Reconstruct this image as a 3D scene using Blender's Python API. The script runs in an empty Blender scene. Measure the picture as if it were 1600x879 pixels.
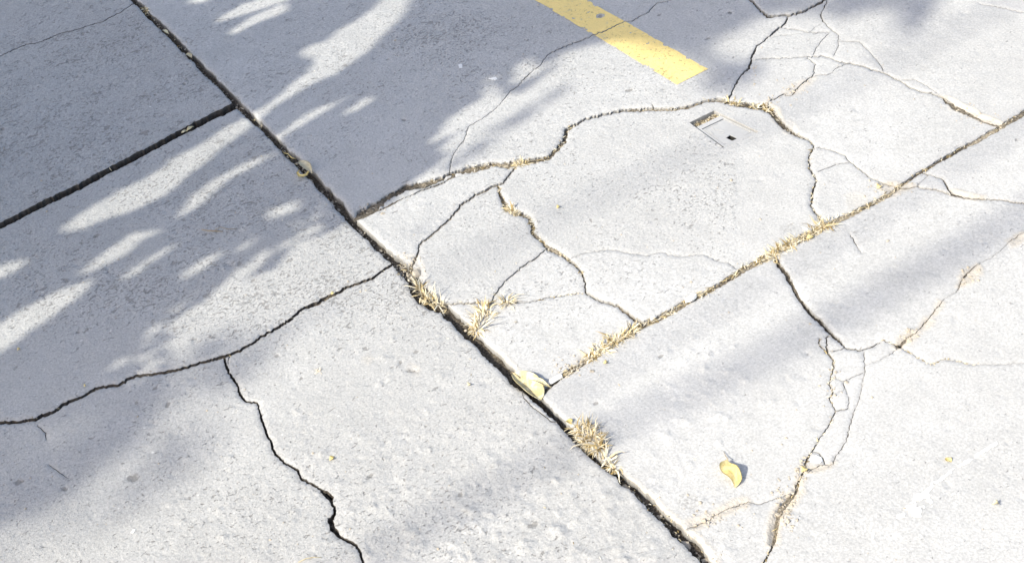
import bpy, math, random
import numpy as np
from mathutils import Vector, Matrix, kdtree
from mathutils.geometry import delaunay_2d_cdt

random.seed(7)
RNG = np.random.default_rng(11)
SC = bpy.context.scene
COL = SC.collection

# ------------------------------------------------------------------ camera
# world: X runs along the cross joints (to the right and away), Y along the long joint (away), Z up;
# the origin is the ground point in the middle of the picture
F_PX, W_PX, H_PX = 2100.0, 1600.0, 879.0
PC = np.array([W_PX / 2, H_PX / 2])
ROT = np.array([[0.82795791, -0.41818799, 0.37363687],      # world axes written in camera axes (right, down, forward)
                [-0.55101339, -0.48278496, 0.68066359],
                [-0.10425907, -0.76943972, -0.63015281]])
CAM = np.array([-1.03028066, -1.87688793, 1.73760755])
cam_data = bpy.data.cameras.new("camera")
cam = bpy.data.objects.new("camera", cam_data)
COL.objects.link(cam)
cam_data.sensor_width = 36.0
cam_data.lens = 36.0 * F_PX / W_PX
cam_data.clip_start = 0.05
cam_data.clip_end = 1000.0
right, down, fwd = ROT[:, 0], ROT[:, 1], ROT[:, 2]
M4 = Matrix.Identity(4)
for i in range(3):
    M4[i][0], M4[i][1], M4[i][2], M4[i][3] = right[i], -down[i], -fwd[i], CAM[i]
cam.matrix_world = M4
SC.camera = cam

# ------------------------------------------------------------------ sky, sun, exposure
SUN_EL, SUN_AZ = math.radians(38.0), math.radians(5.0)      # light travels towards +X (5 degrees to +Y) and down
TO_SUN = np.array([-math.cos(SUN_EL) * math.cos(SUN_AZ), -math.cos(SUN_EL) * math.sin(SUN_AZ), math.sin(SUN_EL)])
world = bpy.data.worlds.new("World")
SC.world = world
world.use_nodes = True
wn, wl = world.node_tree.nodes, world.node_tree.links
wn.clear()
sky = wn.new("ShaderNodeTexSky")
sky.sky_type = 'NISHITA'
sky.sun_disc = False
sky.sun_elevation = SUN_EL
sky.sun_rotation = math.atan2(TO_SUN[0], TO_SUN[1])
sky.air_density, sky.dust_density, sky.ozone_density = 1.0, 3.2, 1.0
bg = wn.new("ShaderNodeBackground")
bg.inputs["Strength"].default_value = 0.15
wo = wn.new("ShaderNodeOutputWorld")
wl.new(sky.outputs[0], bg.inputs["Color"])
wl.new(bg.outputs[0], wo.inputs["Surface"])
sun_data = bpy.data.lights.new("sun", 'SUN')
sun_data.energy = 3.4
sun_data.angle = math.radians(0.53)
sun_data.color = (1.0, 0.968, 0.85)
sun = bpy.data.objects.new("sun", sun_data)
COL.objects.link(sun)
sun.rotation_euler = Vector(-TO_SUN).to_track_quat('-Z', 'Y').to_euler()
SC.view_settings.view_transform = 'Standard'
SC.view_settings.look = 'None'
SC.view_settings.gamma = 1.0
SC.view_settings.use_curve_mapping = False
SC.view_settings.exposure = 0.79
SC.render.film_transparent = False


# ------------------------------------------------------------------ small helpers
def px2g(p):
    """photo pixels (n,2) -> points on the ground plane (n,2)"""
    p = np.atleast_2d(np.asarray(p, float))
    r = np.column_stack([p[:, 0] - PC[0], p[:, 1] - PC[1], np.full(len(p), F_PX)])
    d = r @ ROT.T
    s = -CAM[2] / d[:, 2]
    return CAM[:2] + d[:, :2] * s[:, None]


def g2px(g):
    g = np.atleast_2d(np.asarray(g, float))
    w = np.column_stack([g[:, 0], g[:, 1], np.zeros(len(g)) if g.shape[1] == 2 else g[:, 2]]) - CAM
    q = w @ ROT
    return q[:, :2] / q[:, 2:3] * F_PX + PC


def G(x, y):
    return px2g([(x, y)])[0]


def _hash(ix, iy, seed):
    h = (ix * 374761393 + iy * 668265263 + seed * 362437) & 0x7fffffff
    h = ((h ^ (h >> 13)) * 1274126177) & 0x7fffffff
    return ((h ^ (h >> 16)) & 0xffff) / 65535.0


def vnoise(x, y, seed=0):
    ix, iy = np.floor(x).astype(np.int64), np.floor(y).astype(np.int64)
    fx, fy = x - ix, y - iy
    fx, fy = fx * fx * (3 - 2 * fx), fy * fy * (3 - 2 * fy)
    a, b = _hash(ix, iy, seed), _hash(ix + 1, iy, seed)
    c, d = _hash(ix, iy + 1, seed), _hash(ix + 1, iy + 1, seed)
    return (a + (b - a) * fx) * (1 - fy) + (c + (d - c) * fx) * fy


def fbm(x, y, scale, octaves=3, seed=0):
    """0-centred noise, about -1..1; scale = size of the largest feature in metres"""
    out, amp, tot, f = 0.0, 1.0, 0.0, 1.0 / scale
    for o in range(octaves):
        out = out + (vnoise(x * f + 17.3 * o, y * f - 9.1 * o, seed + o) * 2 - 1) * amp
        tot += amp
        amp *= 0.5
        f *= 2.03
    return out / tot


def inpoly(p, poly):
    p = np.asarray(p, float)
    poly = np.asarray(poly, float)
    x, y = p[:, 0], p[:, 1]
    inside = np.zeros(len(p), bool)
    x0, y0 = poly[-1]
    for x1, y1 in poly:
        c = (y1 > y) != (y0 > y)
        with np.errstate(divide='ignore', invalid='ignore'):
            xi = (x0 - x1) * (y - y1) / (y0 - y1) + x1
        inside ^= c & (x < xi)
        x0, y0 = x1, y1
    return inside


def polydist(p, poly, closed=True):
    """distance to a polygon's outline"""
    p = np.asarray(p, float)
    poly = np.asarray(poly, float)
    best = np.full(len(p), 1e9)
    n = len(poly)
    for i in range(n if closed else n - 1):
        a, b = poly[i], poly[(i + 1) % n]
        ab = b - a
        t = np.clip(((p - a) @ ab) / max(ab @ ab, 1e-12), 0, 1)
        best = np.minimum(best, np.linalg.norm(p - a - t[:, None] * ab, axis=1))
    return best


def props(o, label=None, cat=None, group=None, kind=None):
    if label: o["label"] = label
    if cat: o["category"] = cat
    if group: o["group"] = group
    if kind: o["kind"] = kind
    return o


def empty(name, loc=(0, 0, 0), parent=None):
    o = bpy.data.objects.new(name, None)
    COL.objects.link(o)
    o.location = loc
    o.empty_display_size = 0.05
    if parent: o.parent = parent
    return o


def mesh_obj(name, verts, faces, mat, parent=None, smooth=True, attrs=None, loc=(0, 0, 0)):
    me = bpy.data.meshes.new(name)
    verts = np.asarray(verts, float)
    me.from_pydata([tuple(v) for v in verts], [], [tuple(int(i) for i in f) for f in faces])
    if smooth is True:
        me.polygons.foreach_set("use_smooth", [True] * len(me.polygons))
    elif smooth is not False:
        me.polygons.foreach_set("use_smooth", list(smooth))
    for k, v in (attrs or {}).items():
        v = np.asarray(v, float)
        if v.ndim == 2:
            at = me.attributes.new(k, 'FLOAT_COLOR', 'POINT')
            at.data.foreach_set("color", np.column_stack([v, np.ones(len(v))]).ravel())
        else:
            at = me.attributes.new(k, 'FLOAT', 'POINT')
            at.data.foreach_set("value", v)
    me.materials.append(mat)
    me.update()
    o = bpy.data.objects.new(name, me)
    COL.objects.link(o)
    o.location = loc
    if parent: o.parent = parent
    return o


# ------------------------------------------------------------------ materials
class NT:
    def __init__(self, name):
        self.m = bpy.data.materials.new(name)
        self.m.use_nodes = True
        self.n, self.l = self.m.node_tree.nodes, self.m.node_tree.links
        self.n.clear()
        self.out = self.n.new("ShaderNodeOutputMaterial")
        self.b = self.n.new("ShaderNodeBsdfPrincipled")
        self.l.new(self.b.outputs[0], self.out.inputs["Surface"])
        self.b.inputs["Specular IOR Level"].default_value = 0.25
        self.b.inputs["Roughness"].default_value = 0.9

    def node(self, t, **kw):
        o = self.n.new(t)
        for k, v in kw.items():
            setattr(o, k, v)
        return o

    def put(self, sock, v):
        if hasattr(v, "is_output"):
            self.l.new(v, sock)
        elif isinstance(v, (tuple, list)) and len(v) == 3 and sock.type == 'RGBA':
            sock.default_value = (*v, 1)
        else:
            sock.default_value = v

    def math(self, op, a, b=0.0, c=None, clamp=False):
        o = self.node("ShaderNodeMath", operation=op, use_clamp=clamp)
        self.put(o.inputs[0], a)
        self.put(o.inputs[1], b)
        if c is not None: self.put(o.inputs[2], c)
        return o.outputs[0]

    def mix(self, f, a, b, blend='MIX'):
        o = self.node("ShaderNodeMix", data_type='RGBA', blend_type=blend)
        self.put(o.inputs[0], f)
        self.put(o.inputs[6], a)
        self.put(o.inputs[7], b)
        return o.outputs[2]

    def noise(self, vec, scale, detail=2.0, rough=0.5, dist=0.0):
        o = self.node("ShaderNodeTexNoise")
        self.put(o.inputs["Vector"], vec)
        o.inputs["Scale"].default_value = scale
        o.inputs["Detail"].default_value = detail
        o.inputs["Roughness"].default_value = rough
        o.inputs["Distortion"].default_value = dist
        return o.outputs["Fac"]

    def step(self, v, lo, hi):
        o = self.node("ShaderNodeMapRange", interpolation_type='SMOOTHSTEP')
        self.put(o.inputs[0], v)
        self.put(o.inputs[1], lo)
        self.put(o.inputs[2], hi)
        o.inputs[3].default_value, o.inputs[4].default_value = 0.0, 1.0
        return o.outputs[0]

    def attr(self, name):
        return self.node("ShaderNodeAttribute", attribute_name=name)

    def pos(self):
        return self.node("ShaderNodeNewGeometry").outputs["Position"]


def relief(t, pos, wear):
    """pits and grain shared by the bare and the painted concrete: returns (pit mask, height)"""
    mp = t.node("ShaderNodeMapping")
    t.put(mp.inputs["Vector"], pos)
    mp.inputs["Rotation"].default_value = (0, 0, math.radians(-12))
    mp.inputs["Scale"].default_value = (0.85, 1.2, 1.0)
    p = mp.outputs[0]
    clump = t.noise(pos, 3.2, 5.0, 0.72)
    clump = t.math('MULTIPLY', t.math('MULTIPLY_ADD', t.step(clump, 0.30, 0.68), 0.48, 0.44), t.math('MULTIPLY_ADD', t.noise(pos, 14.0, 3.0, 0.6), 0.9, 0.35))
    lim = t.math('SUBTRACT', 0.715, t.math('MULTIPLY', t.math('MULTIPLY', clump, wear), 0.22))
    n1 = t.noise(p, 150.0, 3.0, 0.65, 0.5)
    pit1 = t.step(n1, lim, t.math('ADD', lim, 0.045))
    lim2 = t.math('ADD', lim, 0.03)
    n2 = t.noise(p, 58.0, 4.0, 0.62, 0.7)
    pit2 = t.step(n2, lim2, t.math('ADD', lim2, 0.03))
    pit = t.math('MAXIMUM', t.math('MULTIPLY', pit1, 0.85), t.math('MULTIPLY', pit2, 0.8))
    g1 = t.noise(pos, 420.0, 2.0, 0.6)
    g2 = t.noise(pos, 110.0, 3.0, 0.6)
    h = t.math('MULTIPLY', g1, 0.0008)
    h = t.math('MULTIPLY_ADD', g2, 0.0020, h)
    if hasattr(wear, 'is_output'):
        h = t.math('MULTIPLY', h, t.math('MULTIPLY_ADD', wear, 0.85, 0.22))
    h = t.math('MULTIPLY_ADD', pit, -0.0016, h)
    return pit, h


def bump(t, h, strength=1.0):
    b = t.node("ShaderNodeBump")
    b.inputs["Strength"].default_value = strength
    b.inputs["Distance"].default_value = 1.0
    t.l.new(h, b.inputs["Height"])
    t.l.new(b.outputs[0], t.b.inputs["Normal"])


def concrete_material():
    t = NT("concrete")
    pos = t.pos()
    wear = t.attr("wear").outputs["Fac"]
    sand = t.attr("sand").outputs["Fac"]
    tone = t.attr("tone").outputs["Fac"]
    edge = t.attr("edge").outputs["Fac"]
    stain = t.attr("stain").outputs["Fac"]
    stn = t.noise(pos, 150.0, 4.0, 0.7)
    stain = t.step(t.math('MULTIPLY_ADD', stn, 0.9, stain), 0.80, 1.02)
    pit, h = relief(t, pos, wear)
    big = t.noise(pos, 1.7, 4.0, 0.6, 0.4)
    mid = t.noise(pos, 13.0, 4.0, 0.65)
    fine = t.noise(pos, 210.0, 3.0, 0.75)
    v = t.math('MULTIPLY_ADD', big, 0.30, 0.85)
    v = t.math('MULTIPLY', v, t.math('MULTIPLY_ADD', mid, 0.26, 0.87))
    v = t.math('MULTIPLY', v, t.math('MULTIPLY_ADD', fine, 1.05, 0.475))
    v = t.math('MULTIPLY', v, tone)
    base = t.mix(1.0, (0.415, 0.408, 0.395), v, 'MULTIPLY')
    # whitish scour patches and grey-brown smudges
    pale = t.step(t.noise(pos, 7.5, 5.0, 0.68, 0.5), 0.62, 0.74)
    base = t.mix(t.math('MULTIPLY', pale, 0.28), base, (0.56, 0.55, 0.53))
    dark = t.step(t.noise(pos, 4.4, 5.0, 0.7, 0.8), 0.60, 0.78)
    base = t.mix(t.math('MULTIPLY', dark, 0.22), base, (0.27, 0.265, 0.26))
    speck = t.step(t.noise(pos, 85.0, 1.5, 0.5), 0.745, 0.775)
    base = t.mix(t.math('MULTIPLY', speck, 0.75), base, (0.66, 0.65, 0.62))
    base = t.mix(t.math('MULTIPLY', pit, 0.58), base, (0.135, 0.122, 0.108))
    base = t.mix(t.math('MULTIPLY', stain, 0.6), base, (0.17, 0.16, 0.145))
    sn = t.noise(pos, 160.0, 3.0, 0.65)
    sandc = t.mix(sn, (0.44, 0.385, 0.31), (0.60, 0.545, 0.465))
    sm = t.math('MULTIPLY', sand, t.math('MULTIPLY_ADD', sn, 1.1, 0.35), clamp=True)
    base = t.mix(sm, base, sandc)
    en = t.noise(pos, 130.0, 3.0, 0.7)
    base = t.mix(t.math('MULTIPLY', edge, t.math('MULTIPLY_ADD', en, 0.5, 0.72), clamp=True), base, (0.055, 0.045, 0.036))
    t.put(t.b.inputs["Base Color"], base)
    t.b.inputs["Roughness"].default_value = 0.88
    h = t.math('MULTIPLY_ADD', t.math('MULTIPLY', sand, sn), 0.003, h)
    bump(t, h, 1.0)
    return t.m


def paint_material():
    t = NT("yellow road paint")
    pos = t.pos()
    pit, h = relief(t, pos, 0.75)
    worn = t.step(t.noise(pos, 38.0, 6.0, 0.75, 0.5), 0.56, 0.66)
    grime = t.noise(pos, 16.0, 4.0, 0.6)
    y = t.mix(t.math('MULTIPLY', grime, 0.5), (0.86, 0.66, 0.25), (0.74, 0.57, 0.25))
    y = t.mix(t.math('MULTIPLY', worn, 0.55), y, (0.48, 0.43, 0.31))
    y = t.mix(t.math('MULTIPLY', pit, 0.75), y, (0.17, 0.14, 0.10))
    t.put(t.b.inputs["Base Color"], y)
    t.b.inputs["Roughness"].default_value = 0.75
    bump(t, h, 0.8)
    return t.m


def soil_material():
    t = NT("joint soil")
    pos = t.pos()
    n = t.noise(pos, 190.0, 4.0, 0.7)
    n2 = t.noise(pos, 45.0, 3.0, 0.6)
    litter = t.attr("sand").outputs["Fac"]
    c = t.mix(t.step(n, 0.35, 0.68), (0.030, 0.025, 0.021), (0.15, 0.125, 0.095))
    c2 = t.mix(t.step(n, 0.32, 0.62), (0.20, 0.16, 0.105), (0.54, 0.465, 0.35))
    c = t.mix(t.math('MULTIPLY', litter, t.math('MULTIPLY_ADD', n2, 0.9, 0.4), clamp=True), c, c2)
    t.put(t.b.inputs["Base Color"], c)
    t.b.inputs["Roughness"].default_value = 1.0
    bump(t, t.math('MULTIPLY', n, 0.006), 1.0)
    return t.m


def straw_material():
    t = NT("dry grass")
    c = t.attr("tint").outputs["Color"]
    n = t.noise(t.pos(), 260.0, 2.0, 0.6)
    c = t.mix(1.0, c, t.math('MULTIPLY_ADD', n, 0.4, 0.8), 'MULTIPLY')
    t.put(t.b.inputs["Base Color"], c)
    t.b.inputs["Roughness"].default_value = 0.7
    tr = t.node("ShaderNodeBsdfTranslucent")
    t.put(tr.inputs["Color"], c)
    mx = t.node("ShaderNodeMixShader")
    mx.inputs[0].default_value = 0.25
    t.l.new(t.b.outputs[0], mx.inputs[1])
    t.l.new(tr.outputs[0], mx.inputs[2])
    t.l.new(mx.outputs[0], t.out.inputs["Surface"])
    return t.m


def leaf_material(name, col, col2, rough=0.5, trans=0.2):
    t = NT(name)
    pos = t.pos()
    n = t.noise(pos, 55.0, 4.0, 0.65, 0.4)
    n2 = t.noise(pos, 240.0, 2.0, 0.6)
    c = t.mix(t.step(n, 0.38, 0.66), col, col2)
    c = t.mix(t.math('MULTIPLY', t.step(n2, 0.60, 0.72), 0.5), c, tuple(x * 0.45 for x in col))
    c = t.mix(t.math('MULTIPLY', t.step(t.noise(pos, 90.0, 4.0, 0.7), 0.58, 0.70), 0.55), c, (col[0] * 0.55, col[1] * 0.42, col[2] * 0.4))
    t.put(t.b.inputs["Base Color"], c)
    t.b.inputs["Roughness"].default_value = rough
    bump(t, t.math('MULTIPLY', n2, 0.0012), 0.6)
    tr = t.node("ShaderNodeBsdfTranslucent")
    t.put(tr.inputs["Color"], c)
    mx = t.node("ShaderNodeMixShader")
    mx.inputs[0].default_value = trans
    t.l.new(t.b.outputs[0], mx.inputs[1])
    t.l.new(tr.outputs[0], mx.inputs[2])
    t.l.new(mx.outputs[0], t.out.inputs["Surface"])
    return t.m


def plain_material(name, col, col2=None, rough=0.85, scale=80.0, hb=0.001):
    t = NT(name)
    n = t.noise(t.pos(), scale, 4.0, 0.65)
    t.put(t.b.inputs["Base Color"], t.mix(n, col, col2 or tuple(x * 0.7 for x in col)))
    t.b.inputs["Roughness"].default_value = rough
    bump(t, t.math('MULTIPLY', n, hb), 1.0)
    return t.m


MAT_CONC = concrete_material()
MAT_PAINT = paint_material()
MAT_SOIL = soil_material()
MAT_STRAW = straw_material()
MAT_LEAF = leaf_material("dry leaf", (0.54, 0.46, 0.25), (0.76, 0.69, 0.47), 0.36, 0.10)
MAT_LEAF_Y = leaf_material("yellow leaf", (0.70, 0.56, 0.22), (0.78, 0.66, 0.34), 0.5, 0.2)
MAT_LEAF_P = leaf_material("pale leaf", (0.56, 0.48, 0.30), (0.68, 0.61, 0.44), 0.55, 0.15)
MAT_TWIG = plain_material("twig", (0.42, 0.34, 0.22), (0.26, 0.20, 0.13))
MAT_WHITE = plain_material("white stone", (0.80, 0.79, 0.75), (0.68, 0.66, 0.62))
MAT_WPAINT = plain_material("white splash", (0.80, 0.79, 0.765), (0.68, 0.675, 0.655), 0.7, 60.0, 0.0006)
MAT_STONE = plain_material("grit stone", (0.48, 0.42, 0.33), (0.34, 0.30, 0.25), 0.9, 120.0)
MAT_COVER = plain_material("cast cover", (0.47, 0.465, 0.455), (0.40, 0.395, 0.385), 0.85, 70.0, 0.0012)
MAT_DARK = plain_material("cover shaft", (0.03, 0.028, 0.025), (0.02, 0.02, 0.018), 1.0)
MAT_GREEN = leaf_material("tree leaves", (0.055, 0.10, 0.03), (0.08, 0.13, 0.04), 0.5, 0.12)
MAT_BARK = plain_material("bark", (0.16, 0.12, 0.09), (0.09, 0.07, 0.055), 0.95, 30.0, 0.01)

# ------------------------------------------------------------------ joints and cracks, traced in photo pixels
# name: (points x, y, width), lateral jitter, edge jitter, soil level (m), litter 0..1, step
JOINT_LONG = [(210, 1, 8), (226, 17, 9), (250, 40, 9), (265, 55, 9), (295, 85, 9), (325, 115, 10), (355, 145, 10), (372, 163, 10), (398, 188, 9),
              (431, 219, 10), (462, 250, 11), (482, 270, 12), (507, 296, 13), (530, 320, 13), (544, 337, 11), (565, 359, 11),
              (592, 382, 13), (612, 402, 14), (632, 420, 18), (646, 436, 19), (655, 455, 22), (672, 470, 21), (692, 479, 16), (712, 497, 15),
              (737, 522, 14), (757, 542, 14), (775, 560, 14), (798, 583, 14), (822, 608, 13), (842, 626, 11), (860, 642, 10), (880, 662, 9),
              (905, 690, 9), (935, 719, 9), (960, 737, 10), (985, 757, 12), (1015, 784, 13), (1040, 810, 14), (1062, 832, 16), (1090, 858, 14), (1106, 879, 12)]
JOINT_LEFT = [(372, 163, 9), (335, 180, 9), (300, 198, 9), (260, 219, 8), (217, 242, 8), (170, 266, 8), (127, 289, 9), (65, 319, 8), (0, 351, 8)]
JOINT_RIGHT = [(848, 612, 6), (860, 601, 6), (875, 588, 8), (900, 572, 8), (925, 557, 9), (950, 540, 10), (975, 523, 10), (1007, 505, 8), (1037, 491, 7),
               (1070, 472, 7), (1100, 457, 5), (1130, 440, 6), (1160, 420, 8), (1197, 401, 9), (1227, 383, 9), (1262, 366, 9), (1285, 353, 8),
               (1325, 334, 6), (1360, 317, 6), (1385, 304, 5), (1402, 291, 4), (1440, 267, 4), (1482, 242, 5), (1525, 219, 6), (1560, 199, 7), (1597, 177, 7)]
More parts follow.
